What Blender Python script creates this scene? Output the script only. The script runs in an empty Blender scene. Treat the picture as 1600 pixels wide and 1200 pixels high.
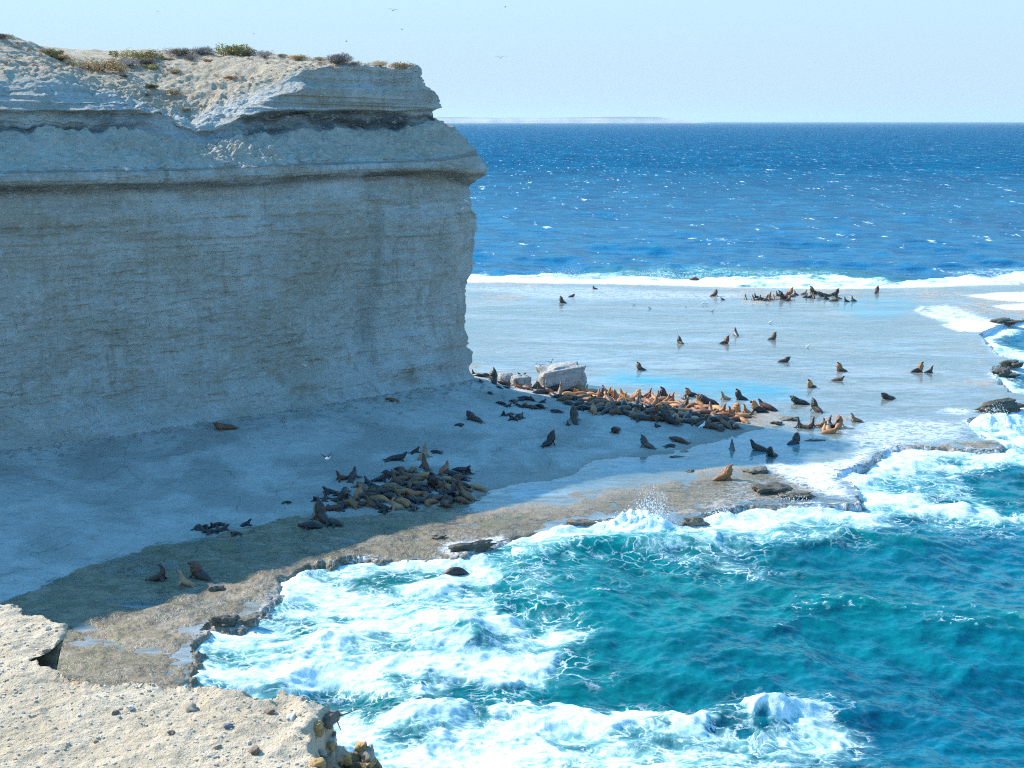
import bpy, bmesh, math, random
import numpy as np
from mathutils import Vector, Matrix
R = math.radians
random.seed(7)
rng = np.random.default_rng(11)
scene = bpy.context.scene
COL = scene.collection

# ------------------------------------------------------------------ camera
CAM_H = 30.0; FPX = 1931.0; PITCH = math.atan(410/FPX)
cam_d = bpy.data.cameras.new('camera'); cam = bpy.data.objects.new('camera', cam_d); COL.objects.link(cam)
cam.location = (0, 0, CAM_H); cam.rotation_euler = (math.pi/2-PITCH, 0, 0)
cam_d.sensor_width = 36; cam_d.lens = 36*FPX/1600; cam_d.clip_start = .3; cam_d.clip_end = 200000
scene.camera = cam

# ------------------------------------------------------------------ light
SUN_EL = R(36.3); SUN_H = (-0.868, 0.497)             # horizontal direction towards the sun
AZ = math.atan2(SUN_H[0], SUN_H[1])
world = bpy.data.worlds.new('World'); scene.world = world; world.use_nodes = True
wt = world.node_tree; bg = wt.nodes['Background']
sky = wt.nodes.new('ShaderNodeTexSky'); sky.sky_type = 'NISHITA'; sky.sun_disc = False
sky.sun_elevation = SUN_EL; sky.sun_rotation = AZ; sky.altitude = 0
sky.air_density = 1.0; sky.dust_density = 0.4; sky.ozone_density = 3.0
tc = wt.nodes.new('ShaderNodeTexCoord'); sx_ = wt.nodes.new('ShaderNodeSeparateXYZ'); wt.links.new(tc.outputs['Generated'], sx_.inputs[0])
mr = wt.nodes.new('ShaderNodeMapRange'); mr.interpolation_type = 'SMOOTHSTEP'; wt.links.new(sx_.outputs[2], mr.inputs[0])
mr.inputs[1].default_value = .55; mr.inputs[2].default_value = .02; mr.inputs[3].default_value = 0; mr.inputs[4].default_value = 1
tn = wt.nodes.new('ShaderNodeMix'); tn.data_type = 'RGBA'; tn.blend_type = 'MULTIPLY'; tn.inputs[0].default_value = 1
wt.links.new(sky.outputs[0], tn.inputs[6]); tn.inputs[7].default_value = (.54, 1.32, 1.56, 1)
hz = wt.nodes.new('ShaderNodeMix'); hz.data_type = 'RGBA'; wt.links.new(mr.outputs[0], hz.inputs[0])
wt.links.new(tn.outputs[2], hz.inputs[6]); hz.inputs[7].default_value = (1.98, 2.66, 3.20, 1)      # pale sea haze low in the sky
wt.links.new(hz.outputs[2], bg.inputs[0]); bg.inputs[1].default_value = 0.15
sd = bpy.data.lights.new('sun', 'SUN'); sun = bpy.data.objects.new('sun', sd); COL.objects.link(sun)
sd.energy = 3.9; sd.angle = R(.5); sd.color = (1, .91, .78)
tosun = Vector((SUN_H[0]*math.cos(SUN_EL), SUN_H[1]*math.cos(SUN_EL), math.sin(SUN_EL)))
sun.rotation_euler = tosun.to_track_quat('Z', 'Y').to_euler()
scene.view_settings.view_transform = 'Standard'; scene.view_settings.look = 'None'
scene.view_settings.gamma = 1; scene.view_settings.exposure = 0.98
scene.cycles.max_bounces = 6; scene.cycles.transparent_max_bounces = 12
scene.cycles.volume_bounces = 0
scene.cycles.use_denoising = False; scene.cycles.denoising_prefilter = 'ACCURATE'; scene.cycles.denoising_input_passes = 'RGB_ALBEDO_NORMAL'; scene.cycles.filter_width = 1.15; scene.cycles.sample_clamp_indirect = 4

# ------------------------------------------------------------------ maths
cp, sp = math.cos(PITCH), math.sin(PITCH)
def ray(px, py):
    a = (px-800)/FPX; b = (600-py)/FPX
    return np.array([a, cp+b*sp, -sp+b*cp])
def G(px, py, z=0.0):
    d = ray(px, py); t = (z-CAM_H)/d[2]
    return np.array([0, 0, CAM_H])+d*t
def poly(pts, z=0.0): return np.array([G(x, y, z)[:2] for x, y in pts])
def ss(a, b, x):
    t = np.clip((x-a)/(b-a), 0, 1); return t*t*(3-2*t)
_perm = np.random.default_rng(5).permutation(4096).astype(np.int64)
_val = np.random.default_rng(6).random(4096)*2-1
def _h(ix, iy, iz): return _val[_perm[(_perm[(_perm[ix & 4095]+iy) & 4095]+iz) & 4095]]
def noise3(x, y, z):
    x = np.asarray(x, float); y = np.asarray(y, float)+0*x; z = np.asarray(z, float)+0*x
    ix = np.floor(x).astype(np.int64); iy = np.floor(y).astype(np.int64); iz = np.floor(z).astype(np.int64)
    fx, fy, fz = x-ix, y-iy, z-iz
    fx = fx*fx*(3-2*fx); fy = fy*fy*(3-2*fy); fz = fz*fz*(3-2*fz)
    def L(a, b, t): return a+(b-a)*t
    c = [[[_h(ix+i, iy+j, iz+k) for k in (0, 1)] for j in (0, 1)] for i in (0, 1)]
    x00 = L(c[0][0][0], c[1][0][0], fx); x10 = L(c[0][1][0], c[1][1][0], fx)
    x01 = L(c[0][0][1], c[1][0][1], fx); x11 = L(c[0][1][1], c[1][1][1], fx)
    return L(L(x00, x10, fy), L(x01, x11, fy), fz)
def noise2(x, y, seed=0):
    x = np.asarray(x, float); y = np.asarray(y, float)+0*x
    ix = np.floor(x).astype(np.int64); iy = np.floor(y).astype(np.int64)
    fx, fy = x-ix, y-iy; fx = fx*fx*(3-2*fx); fy = fy*fy*(3-2*fy)
    a, b = _h(ix, iy, seed), _h(ix+1, iy, seed); c, d = _h(ix, iy+1, seed), _h(ix+1, iy+1, seed)
    return (a+(b-a)*fx)+((c+(d-c)*fx)-(a+(b-a)*fx))*fy
def fbm2(x, y, seed=0, oct=4, gain=.5):
    v = 0; a = 1; f = 1
    for i in range(oct):
        v = v+a*noise2(x*f+17*i, y*f+31*i, seed+i); a *= gain; f *= 2.03
    return v
def fbm3(x, y, z, oct=4, gain=.5):
    v = 0; a = 1; f = 1
    for i in range(oct):
        v = v+a*noise3(x*f+17*i, y*f+31*i, z*f+7*i); a *= gain; f *= 2.03
    return v
def sdf(X, Y, pts, want_near=False):
    """signed distance, positive inside"""
    sh = X.shape; x = X.ravel(); y = Y.ravel(); n = len(pts)
    best = np.full(x.shape, 1e18); ins = np.zeros(x.shape, bool)
    nx = np.zeros_like(x); ny = np.zeros_like(x)
    for i in range(n):
        ax, ay = pts[i]; bx, by = pts[(i+1) % n]
        ex, ey = bx-ax, by-ay
        t = np.clip(((x-ax)*ex+(y-ay)*ey)/(ex*ex+ey*ey+1e-12), 0, 1)
        qx, qy = ax+t*ex, ay+t*ey
        d = (x-qx)**2+(y-qy)**2
        m = d < best; best = np.where(m, d, best)
        if want_near: nx = np.where(m, qx, nx); ny = np.where(m, qy, ny)
        c = ((ay > y) != (by > y))
        with np.errstate(divide='ignore', invalid='ignore'):
            xi = ax+(y-ay)*ex/(ey if abs(ey) > 1e-12 else 1e-12)
        ins ^= (c & (x < xi))
    d = np.sqrt(best); d = np.where(ins, d, -d).reshape(sh)
    if want_near: return d, nx.reshape(sh), ny.reshape(sh)
    return d

# ------------------------------------------------------------------ objects
def tag(o, label=None, cat=None, group=None, kind=None):
    if label: o['label'] = label
    if cat: o['category'] = cat
    if group: o['group'] = group
    if kind: o['kind'] = kind
    return o
def link(name, me, mat=None, parent=None):
    o = bpy.data.objects.new(name, me); COL.objects.link(o)
    if mat: me.materials.append(mat)
    if parent: o.parent = parent
    return o
def mesh_np(name, V, F, smooth=True, attrs=None):
    me = bpy.data.meshes.new(name)
    V = np.asarray(V, np.float32).reshape(-1, 3); F = np.asarray(F, np.int32); k = F.shape[1]
    me.vertices.add(len(V)); me.vertices.foreach_set('co', V.ravel())
    me.loops.add(F.size); me.loops.foreach_set('vertex_index', F.ravel())
    me.polygons.add(len(F)); me.polygons.foreach_set('loop_start', np.arange(0, F.size, k, dtype=np.int32))
    me.polygons.foreach_set('loop_total', np.full(len(F), k, np.int32))
    me.polygons.foreach_set('use_smooth', np.full(len(F), smooth, bool))
    for nme, arr in (attrs or {}).items():
        a = me.attributes.new(nme, 'FLOAT', 'POINT'); a.data.foreach_set('value', np.asarray(arr, np.float32).ravel())
    me.update(calc_edges=True); me.validate()
    return me
def grid(name, P, attrs=None, keep=None, flip=False, smooth=True):
    nr, nc = P.shape[:2]; idx = np.arange(nr*nc).reshape(nr, nc)
    a, b, c, d = idx[:-1, :-1], idx[:-1, 1:], idx[1:, 1:], idx[1:, :-1]
    F = np.stack([a, b, c, d] if not flip else [a, d, c, b], -1).reshape(-1, 4)
    V = P.reshape(-1, 3); attrs = {k: v.ravel() for k, v in (attrs or {}).items()}
    if keep is not None:
        k = keep.ravel(); F = F[k[F].all(1)]
        used = np.zeros(len(V), bool); used[F.ravel()] = True
        rm = np.cumsum(used)-1; F = rm[F]; V = V[used]; attrs = {n: v[used] for n, v in attrs.items()}
    return mesh_np(name, V, F, smooth, attrs)

# ------------------------------------------------------------------ materials
class NT:
    def __init__(s, name):
        s.m = bpy.data.materials.new(name); s.m.use_nodes = True; s.t = s.m.node_tree
        s.t.nodes.clear(); s.out = s.t.nodes.new('ShaderNodeOutputMaterial')
    def n(s, typ, **kw):
        nd = s.t.nodes.new('ShaderNode'+typ)
        ins = kw.pop('ins', {})
        for k, v in kw.items(): setattr(nd, k, v)
        for k, v in ins.items():
            if isinstance(v, bpy.types.NodeSocket): s.t.links.new(v, nd.inputs[k])
            else: nd.inputs[k].default_value = v
        return nd
    def math(s, op, a, b=0.0, c=0.0, clamp=False):
        return s.n('Math', operation=op, use_clamp=clamp, ins={0: a, 1: b, 2: c}).outputs[0]
    def attr(s, name): return s.n('Attribute', attribute_name=name).outputs['Fac']
    def pos(s): return s.n('NewGeometry').outputs['Position']
    def scaled(s, vec, sc, loc=(0, 0, 0), rot=(0, 0, 0)):
        return s.n('Mapping', ins={'Vector': vec, 'Scale': sc, 'Location': loc, 'Rotation': rot}).outputs[0]
    def noise(s, vec, scale, detail=4, rough=.55, dist=0.0, out=0, lac=2.0):
        return s.n('TexNoise', ins={'Vector': vec, 'Scale': scale, 'Detail': detail, 'Roughness': rough, 'Distortion': dist, 'Lacunarity': lac}).outputs[out]
    def ramp(s, v, lo, hi, a=0.0, b=1.0, smooth=True):
        return s.n('MapRange', interpolation_type='SMOOTHSTEP' if smooth else 'LINEAR', ins={0: v, 1: lo, 2: hi, 3: a, 4: b}).outputs[0]
    def mix(s, f, a, b):
        nd = s.n('Mix', data_type='RGBA')
        for i, v in ((0, f), (6, a), (7, b)):
            if isinstance(v, bpy.types.NodeSocket): s.t.links.new(v, nd.inputs[i])
            else: nd.inputs[i].default_value = v if not isinstance(v, tuple) or len(v) == 4 else (*v, 1)
        return nd.outputs[2]
    def bump(s, h, strength=.5, dist=.1, normal=None):
        ins = {'Height': h, 'Strength': strength, 'Distance': dist}
        if normal is not None: ins['Normal'] = normal
        return s.n('Bump', ins=ins).outputs[0]
    def principled(s, color, rough=.8, normal=None, spec=.5, **kw):
        ins = {'Base Color': color if isinstance(color, bpy.types.NodeSocket) else (*color, 1), 'Roughness': rough, 'Specular IOR Level': spec}
        if normal is not None: ins['Normal'] = normal
        ins.update(kw)
        return s.n('BsdfPrincipled', ins=ins).outputs[0]
    def done(s, sh): s.t.links.new(sh, s.out.inputs[0]); return s.m

def mat_cliff():
    t = NT('pale_siltstone'); p = t.pos()
    band = t.noise(t.scaled(p, (.02, .02, 1.0)), 1.6, 6, .65)
    fine = t.noise(t.scaled(p, (.16, .16, 1.0)), 4.0, 6, .7, .5)
    blot = t.noise(t.scaled(p, (.3, .3, .22)), 1.0, 6, .6, 1.2)
    stain = t.noise(t.scaled(p, (1.0, 1.0, .12)), 1.3, 5, .6)
    grit = t.noise(p, 5.0, 6, .7)
    low = t.attr('low')
    band = t.math('ADD', t.math('MULTIPLY', t.math('SUBTRACT', band, .5), t.math('SUBTRACT', 1.0, t.math('MULTIPLY', low, .65))), .5)
    c = t.mix(t.ramp(band, .35, .68), (.45, .45, .405), (.34, .33, .285))
    c = t.mix(t.ramp(blot, .42, .68, 0, .7), c, (.50, .50, .465))
    c = t.mix(t.ramp(stain, .52, .72, 0, .55), c, (.235, .205, .165))
    c = t.mix(t.ramp(fine, .54, .70, 0, .35), c, (.21, .185, .15))
    c = t.mix(t.ramp(t.noise(t.scaled(p, (.12, .12, .4)), 1.0, 5, .6, .8), .56, .7, 0, .55), c, (.26, .20, .13))
    vst = t.noise(t.scaled(p, (2.2, 2.2, .10)), 1.0, 5, .65, .3)
    c = t.mix(t.ramp(vst, .52, .70, 0, .28), c, (.25, .23, .195))
    huge = t.noise(t.scaled(p, (.07, .07, .11)), 1, 5, .6, .8)
    c = t.mix(t.ramp(huge, .48, .62, 0, .5), c, (.31, .27, .20)); c = t.mix(t.math('MULTIPLY', t.ramp(huge, .44, .32, 0, .6), low), c, (.52, .53, .50))
    c = t.mix(t.math('MULTIPLY', t.attr('dark'), .92), c, (.06, .062, .056))
    c = t.mix(t.math('MULTIPLY', t.attr('rust'), .75), c, (.26, .17, .09))
    soil = t.mix(t.ramp(t.noise(p, .8, 6, .65), .35, .7), (.49, .39, .27), (.385, .295, .195))
    soil = t.mix(t.ramp(t.noise(p, 3.5, 4, .7), .55, .68, 0, .5), soil, (.26, .215, .165))
    c = t.mix(t.attr('soil'), c, soil)
    c = t.n('HueSaturation', ins={'Color': c, 'Value': 1.10, 'Saturation': 1.0}).outputs[0]
    crack = t.n('TexVoronoi', feature='DISTANCE_TO_EDGE', ins={'Vector': t.scaled(t.n('VectorMath', operation='ADD', ins={0: p, 1: t.noise(p, .9, 4, .6, out=1)}).outputs[0], (1, 1, .55)), 'Scale': .55}).outputs[0]
    ck = t.math('MULTIPLY', t.ramp(crack, 0, .035, 1, 0), t.ramp(t.noise(p, .22, 3), .56, .64))
    ck = t.math('MULTIPLY', ck, t.math('SUBTRACT', 1.0, t.attr('soil')))
    c = t.mix(t.math('MULTIPLY', ck, .25), c, (.10, .095, .08))
    c = t.mix(t.ramp(grit, .34, .46, .28, 0), c, (.18, .165, .135))
    mid = t.noise(t.scaled(p, (1, 1, 1.8)), 1.7, 7, .74, .3)
    c = t.mix(t.ramp(mid, .54, .68, 0, .24), c, (.22, .205, .17)); c = t.mix(t.ramp(mid, .46, .36, 0, .6), c, (.56, .56, .52))
    lines_ = t.noise(t.scaled(p, (.10, .10, 1), rot=(.012, 0, 0)), 5.5, 4, .8, .15)
    c = t.mix(t.math('MULTIPLY', t.ramp(lines_, .60, .68, 0, .65), t.ramp(t.noise(t.scaled(p, (.15, .15, .6)), 1, 3), .42, .58)), c, (.12, .10, .08))
    pit = t.n('TexVoronoi', ins={'Vector': p, 'Scale': 1.6}).outputs['Distance']
    c = t.mix(t.ramp(pit, .07, .12, .7, 0), c, (.06, .055, .045))
    h = t.math('ADD', t.math('MULTIPLY', grit, .6), t.math('MULTIPLY', fine, .8))
    h = t.math('SUBTRACT', h, t.math('MULTIPLY', ck, .3))
    h = t.math('ADD', h, t.math('ADD', t.math('MULTIPLY', vst, .7), t.math('MULTIPLY', mid, 1.3)))
    return t.done(t.principled(c, .92, t.bump(h, .7, .38), .2))

def mat_shore():
    t = NT('wet_reef_and_pale_apron'); p = t.pos()
    edge = t.math('ADD', t.attr('pale'), t.math('MULTIPLY', t.math('SUBTRACT', t.noise(p, .9, 6, .7), .5), 2.2))
    pale = t.ramp(edge, -.12, .12)
    big = t.noise(p, .12, 5, .6, .5); med = t.noise(t.scaled(p, (1, 1, 1), rot=(0, 0, .6)), .8, 6, .65); fin = t.noise(p, 4.5, 6, .72)
    reef = t.mix(t.ramp(med, .35, .65), (.21, .155, .095), (.30, .235, .155))
    reef = t.mix(t.ramp(big, .42, .62, 0, .7), reef, (.155, .135, .085))
    reef = t.mix(t.ramp(fin, .5, .72, 0, .6), reef, (.07, .058, .036))
    reef = t.mix(t.ramp(t.noise(p, .35, 4, .6, 1.0), .5, .64, 0, .6), reef, (.155, .145, .07))
    reef = t.mix(t.ramp(t.noise(t.scaled(p, (.5, 1.2, 1), rot=(0, 0, .45)), 1.0, 7, .72, .8), .52, .60, 0, .6), reef, (.11, .088, .055))
    reef = t.mix(t.ramp(t.noise(t.scaled(p, (.25, 1.0, 1), rot=(0, 0, .45), loc=(4, 0, 0)), 1.0, 6, .7, .9), .57, .64, 0, .45), reef, (.36, .31, .235))
    rvd = t.n('TexVoronoi', feature='DISTANCE_TO_EDGE', ins={'Vector': t.n('VectorMath', operation='ADD', ins={0: t.scaled(p, (.7, 1.3, 1), rot=(0, 0, .45)), 1: t.noise(p, 1.2, 5, .7, out=1)}).outputs[0], 'Scale': .55}).outputs[0]
    reef = t.mix(t.math('MULTIPLY', t.ramp(rvd, 0, .03, .8, 0), t.ramp(big, .4, .5)), reef, (.045, .038, .026))  # shadow inside the cracks, put into the reef colour as dark lines
    reef = t.mix(t.attr('edge'), reef, (.06, .058, .045))
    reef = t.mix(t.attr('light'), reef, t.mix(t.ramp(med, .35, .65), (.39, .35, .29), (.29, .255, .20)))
    sand = t.mix(t.ramp(med, .3, .7), (.50, .475, .42), (.41, .39, .345))
    sand = t.mix(t.ramp(big, .4, .62, 0, .7), sand, (.255, .235, .20))
    sand = t.mix(t.ramp(t.noise(t.scaled(p, (.35, 1.6, 1), rot=(0, 0, -.7)), 1.4, 6, .7, .6), .55, .7, 0, .5), sand, (.22, .205, .17))
    sand = t.mix(t.ramp(t.noise(p, 9, 3, .6), .63, .7, 0, .6), sand, (.16, .15, .13))
    streak = t.ramp(t.noise(t.scaled(p, (.25, 3.0, 1), rot=(0, 0, -.75)), .9, 4, .6, .8), .60, .68, 0, .35)
    sand = t.mix(streak, sand, (.2, .18, .15))
    sv = t.n('TexVoronoi', feature='DISTANCE_TO_EDGE', ins={'Vector': t.n('VectorMath', operation='ADD', ins={0: p, 1: t.noise(p, .6, 5, .65, out=1)}).outputs[0], 'Scale': .22}).outputs[0]
    sand = t.mix(t.math('MULTIPLY', t.ramp(sv, 0, .012, .65, 0), t.ramp(big, .45, .55)), sand, (.12, .11, .09))
    sand = t.mix(t.ramp(t.noise(t.scaled(p, (1, 2.2, 1), rot=(0, 0, -.7)), 2.6, 6, .75, .4), .56, .70, 0, .6), sand, (.20, .19, .165))
    sand = t.mix(t.attr('damp'), sand, (.235, .195, .145))
    c = t.mix(pale, reef, sand)
    fn = t.noise(t.scaled(p, (1, 1.6, 1), rot=(0, 0, .5)), .7, 9, .68, 1.2)
    rid = t.math('SUBTRACT', 1.0, t.math('MULTIPLY', t.math('ABSOLUTE', t.math('SUBTRACT', fn, .5)), 9.0), clamp=True)
    fo = t.math('MULTIPLY', t.ramp(t.math('ADD', t.math('MULTIPLY', rid, .45), t.attr('foam')), .46, .95), t.ramp(t.attr('foam'), .03, .2))
    h = t.math('ADD', t.math('MULTIPLY', fin, .5), med)
    nrm = t.bump(h, .8, .3)
    nrm = t.bump(t.noise(p, 14, 3, .6), .3, .04, nrm)
    wet = t.ramp(t.noise(p, .5, 5, .65), .4, .6, .28, .6)
    rg = t.math('ADD', t.math('MULTIPLY', pale, .9), t.math('MULTIPLY', t.math('SUBTRACT', 1.0, pale), wet), clamp=True)
    c = t.mix(fo, c, (.7, .74, .76))
    return t.done(t.principled(c, rg, nrm, .35))

def ripple_normal(t, p, sc, amp, detail=3):
    """normal tilted by two noise fields, stays rough however far away it is seen"""
    nz = t.noise(t.scaled(p, (sc, sc*1.5, sc), rot=(0, 0, .35)), 1.0, detail, .65, .3, out=1)
    v = t.n('VectorMath', operation='SUBTRACT', ins={0: nz, 1: (.5, .5, .5)}).outputs[0]
    a = amp if isinstance(amp, (int, float)) else amp
    v = t.n('VectorMath', operation='SCALE', ins={0: v, 'Scale': a}).outputs[0]
    v = t.n('VectorMath', operation='MULTIPLY', ins={0: v, 1: (1, 1, 0)}).outputs[0]
    g = t.n('NewGeometry').outputs['Normal']
    v = t.n('VectorMath', operation='ADD', ins={0: g, 1: v}).outputs[0]
    return t.n('VectorMath', operation='NORMALIZE', ins={0: v}).outputs[0]

def mat_sheet():
    t = NT('shallow_water_film'); p = t.pos()
    nrm = ripple_normal(t, p, 2.6, .24, 4)
    fr = t.n('Fresnel', ins={'IOR': 1.33, 'Normal': nrm}).outputs[0]
    fr = t.math('MINIMUM', fr, t.math('MULTIPLY_ADD', t.noise(t.scaled(p, (.08, .3, 1)), 1, 6, .7, .4), .9, -.05))
    gl = t.n('BsdfAnisotropic', ins={'Color': (.9, .97, 1, 1), 'Roughness': .12, 'Normal': nrm}).outputs[0]
    deep = t.math('MULTIPLY', t.attr('deep'), t.ramp(t.noise(t.scaled(p, (.15, .6, 1)), 1, 7, .72, .5), .36, .60, .55, 1.0))
    patch = t.math('ADD', t.math('MULTIPLY', t.noise(t.scaled(p, (.05, .14, 1)), 1, 7, .7, .6), .6), t.math('MULTIPLY', t.noise(t.scaled(p, (.5, 1.3, 1), rot=(0, 0, .15)), 1, 5, .7, .4), .4))
    patch = t.ramp(patch, .38, .62)
    tint = t.n('BsdfTransparent', ins={'Color': (.86, .95, .95, 1)}).outputs[0]
    body = t.n('BsdfDiffuse', ins={'Color': t.mix(deep, t.mix(t.ramp(t.noise(t.scaled(p, (.045, .16, 1), loc=(7, 2, 0)), 1, 7, .72, .5), .40, .62), t.mix(patch, (.40, .345, .255), (.40, .40, .36)), t.mix(patch, (.30, .40, .44), (.42, .50, .53))), (.015, .25, .33))}).outputs[0]
    bf = t.math('ADD', t.math('MULTIPLY', deep, .72), t.math('MULTIPLY', t.math('MULTIPLY_ADD', patch, .55, .08), t.ramp(t.noise(t.scaled(p, (.025, .06, 1), loc=(3, 8, 0)), 1, 5, .65, .5), .35, .6, .35, 1.15)), clamp=True)
    under = t.n('MixShader', ins={0: bf, 1: tint, 2: body}).outputs[0]
    w = t.n('MixShader', ins={0: fr, 1: under, 2: gl}).outputs[0]
    fn = t.noise(t.scaled(p, (1, 1.6, 1), rot=(0, 0, .2)), .55, 10, .7, 1.0)
    rid = t.math('SUBTRACT', 1.0, t.math('MULTIPLY', t.math('ABSOLUTE', t.math('SUBTRACT', fn, .5)), 8.0), clamp=True)
    fo = t.math('ADD', t.math('MULTIPLY', rid, .4), t.math('ADD', t.math('MULTIPLY', fn, .4), t.attr('foam')))
    fo = t.ramp(fo, .72, 1.15)
    fo = t.math('MULTIPLY', fo, t.ramp(t.attr('foam'), .02, .15))
    white = t.n('BsdfDiffuse', ins={'Color': (.70, .74, .76, 1)}).outputs[0]
    return t.done(t.n('MixShader', ins={0: fo, 1: w, 2: white}).outputs[0])

def mat_sea():
    t = NT('choppy_blue_sea'); p = t.pos()
    dist = t.n('VectorMath', operation='LENGTH', ins={0: p}).outputs['Value']
    far = t.ramp(dist, 150, 900, 0, 1, False)
    nrm = ripple_normal(t, p, 3.6, t.math('ADD', .72, t.math('MULTIPLY', far, .5)), 5)
    fr = t.n('Fresnel', ins={'IOR': 1.33, 'Normal': nrm}).outputs[0]
    fr = t.math('MULTIPLY', t.math('MINIMUM', fr, .34), t.math('SUBTRACT', 1.0, t.math('MULTIPLY', far, .92)))
    gl = t.n('BsdfAnisotropic', ins={'Color': (.72, .93, 1, 1), 'Roughness': .12, 'Normal': nrm}).outputs[0]
    foam = t.math('MAXIMUM', t.attr('foam'), t.math('MULTIPLY', t.attr('cap'), .50)); sh = t.attr('shallow')
    n1 = t.noise(t.scaled(p, (.045, .09, 1)), 1.0, 5, .6, .6)
    n2 = t.noise(t.scaled(p, (.16, .42, 1)), 1.0, 6, .68, .4)
    n3 = t.noise(t.scaled(p, (.9, 1.6, 1)), 1.0, 5, .7, .3)
    c = t.mix(t.ramp(n1, .36, .64), (.000, .078, .158), (.000, .108, .205))
    c = t.mix(t.ramp(n2, .48, .62, 0, .9), c, (.000, .034, .095))
    c = t.mix(t.ramp(n2, .44, .30, 0, .7), c, (.002, .175, .28))
    c = t.mix(t.ramp(n3, .55, .70, 0, .35), c, (.004, .22, .33))
    n4 = t.noise(t.scaled(p, (.05, .014, 1)), 1.0, 7, .78, .3)
    c = t.mix(t.math('MULTIPLY', t.ramp(n4, .50, .66, 0, .8), t.ramp(dist, 150, 500)), c, (.000, .035, .10))
    c = t.mix(t.math('MULTIPLY', t.ramp(n4, .46, .34, 0, .7), t.ramp(dist, 150, 500)), c, (.002, .155, .265))
    teal = t.mix(t.ramp(n1, .38, .62), (.000, .085, .094), (.001, .150, .150))
    teal = t.mix(t.ramp(n2, .5, .7, 0, .5), teal, (.000, .052, .070))
    c = t.mix(sh, c, teal)
    c = t.mix(t.math('MULTIPLY', t.attr('crest'), .55), c, (.002, .22, .19))
    # foam
    wv = t.n('VectorMath', operation='ADD', ins={0: p, 1: t.n('VectorMath', operation='SCALE', ins={0: t.noise(p, .22, 3, .5, out=1), 'Scale': 5.0}).outputs[0]}).outputs[0]
    f1 = t.noise(t.scaled(wv, (.30, .5, .3), rot=(0, 0, .5)), 1.0, 12, .66, .6)
    f2 = t.noise(t.scaled(wv, (1.0, 1.0, 1)), .9, 9, .62, .9)
    rid = t.math('SUBTRACT', 1.0, t.math('MULTIPLY', t.math('ABSOLUTE', t.math('SUBTRACT', f2, .5)), 10.0), clamp=True)
    pat = t.math('ADD', t.math('MULTIPLY', f1, 1.05), t.math('MULTIPLY', t.math('MULTIPLY', rid, t.math('SUBTRACT', 1.15, foam)), .32))
    milky = t.ramp(t.math('ADD', foam, t.math('MULTIPLY', t.math('SUBTRACT', f1, .5), 1.6)), .22, .95)
    c = t.mix(t.math('MULTIPLY', milky, .9), c, (.34, .64, .58))
    hole = t.noise(t.scaled(wv, (2.2, 3.0, 2)), 1.0, 6, .7, .5)
    pat = t.math('ADD', pat, t.math('MULTIPLY', t.math('SUBTRACT', hole, .5), .85))
    fo = t.ramp(t.math('ADD', pat, t.math('MULTIPLY', foam, 1.0)), 1.13, 1.46)
    fo = t.math('MULTIPLY', fo, t.ramp(foam, .02, .2))
    vd = t.n('TexVoronoi', feature='DISTANCE_TO_EDGE', ins={'Vector': t.n('VectorMath', operation='ADD', ins={0: t.scaled(wv, (.9, 1.5, .5), rot=(0, 0, .4)), 1: t.noise(p, 1.6, 5, .7, out=1)}).outputs[0], 'Scale': 1.0}).outputs[0]
    lace = t.math('MULTIPLY', t.ramp(vd, .0, .085, 1, 0), t.math('MULTIPLY', t.ramp(foam, .07, .34), t.ramp(t.noise(p, .8, 5, .7), .40, .56)))
    fo = t.math('MAXIMUM', fo, t.math('MULTIPLY', lace, .85))
    # whitecaps
    wc = t.noise(t.scaled(p, (.07, .13, 1)), 1.0, 8, .72, .2)
    wm = t.noise(t.scaled(p, (.012, .02, 1)), 1.0, 3, .5)
    cap = t.ramp(t.math('ADD', wc, t.math('MULTIPLY', wm, .18)), .765, .80)
    wc2 = t.ramp(t.noise(t.scaled(p, (.35, .6, 1), loc=(5, 3, 0)), 1.0, 5, .7), .675, .715, 0, .8)
    wc3 = t.ramp(t.noise(t.scaled(p, (.16, .045, 1), loc=(9, 1, 0)), 1.0, 6, .74), .63, .67, 0, .95)
    wc4 = t.math('MULTIPLY', t.ramp(t.noise(t.scaled(p, (.6, .035, 1), loc=(2, 7, 0)), 1.0, 4, .7), .64, .70, 0, .9), t.ramp(dist, 300, 700))
    cap = t.math('MAXIMUM', t.math('MAXIMUM', cap, wc2), t.math('MAXIMUM', wc4, t.math('MULTIPLY', wc3, t.ramp(dist, 220, 320))))
    cap = t.math('MULTIPLY', cap, t.ramp(dist, 90, 260))
    fo = t.math('MAXIMUM', fo, cap)
    body = t.n('BsdfDiffuse', ins={'Color': c, 'Normal': nrm}).outputs[0]
    w = t.n('MixShader', ins={0: fr, 1: body, 2: gl}).outputs[0]
    fb = t.bump(t.math('ADD', f1, t.math('MULTIPLY', hole, .5)), .35, .4)
    wcol = t.mix(t.ramp(t.noise(t.scaled(wv, (.5, .9, .5), rot=(0, 0, .5)), 1.3, 9, .7, .8), .40, .60), (.56, .72, .72), (.84, .85, .84))
    white = t.n('BsdfDiffuse', ins={'Color': wcol, 'Normal': fb}).outputs[0]
    return t.done(t.n('MixShader', ins={0: fo, 1: w, 2: white}).outputs[0])

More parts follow.
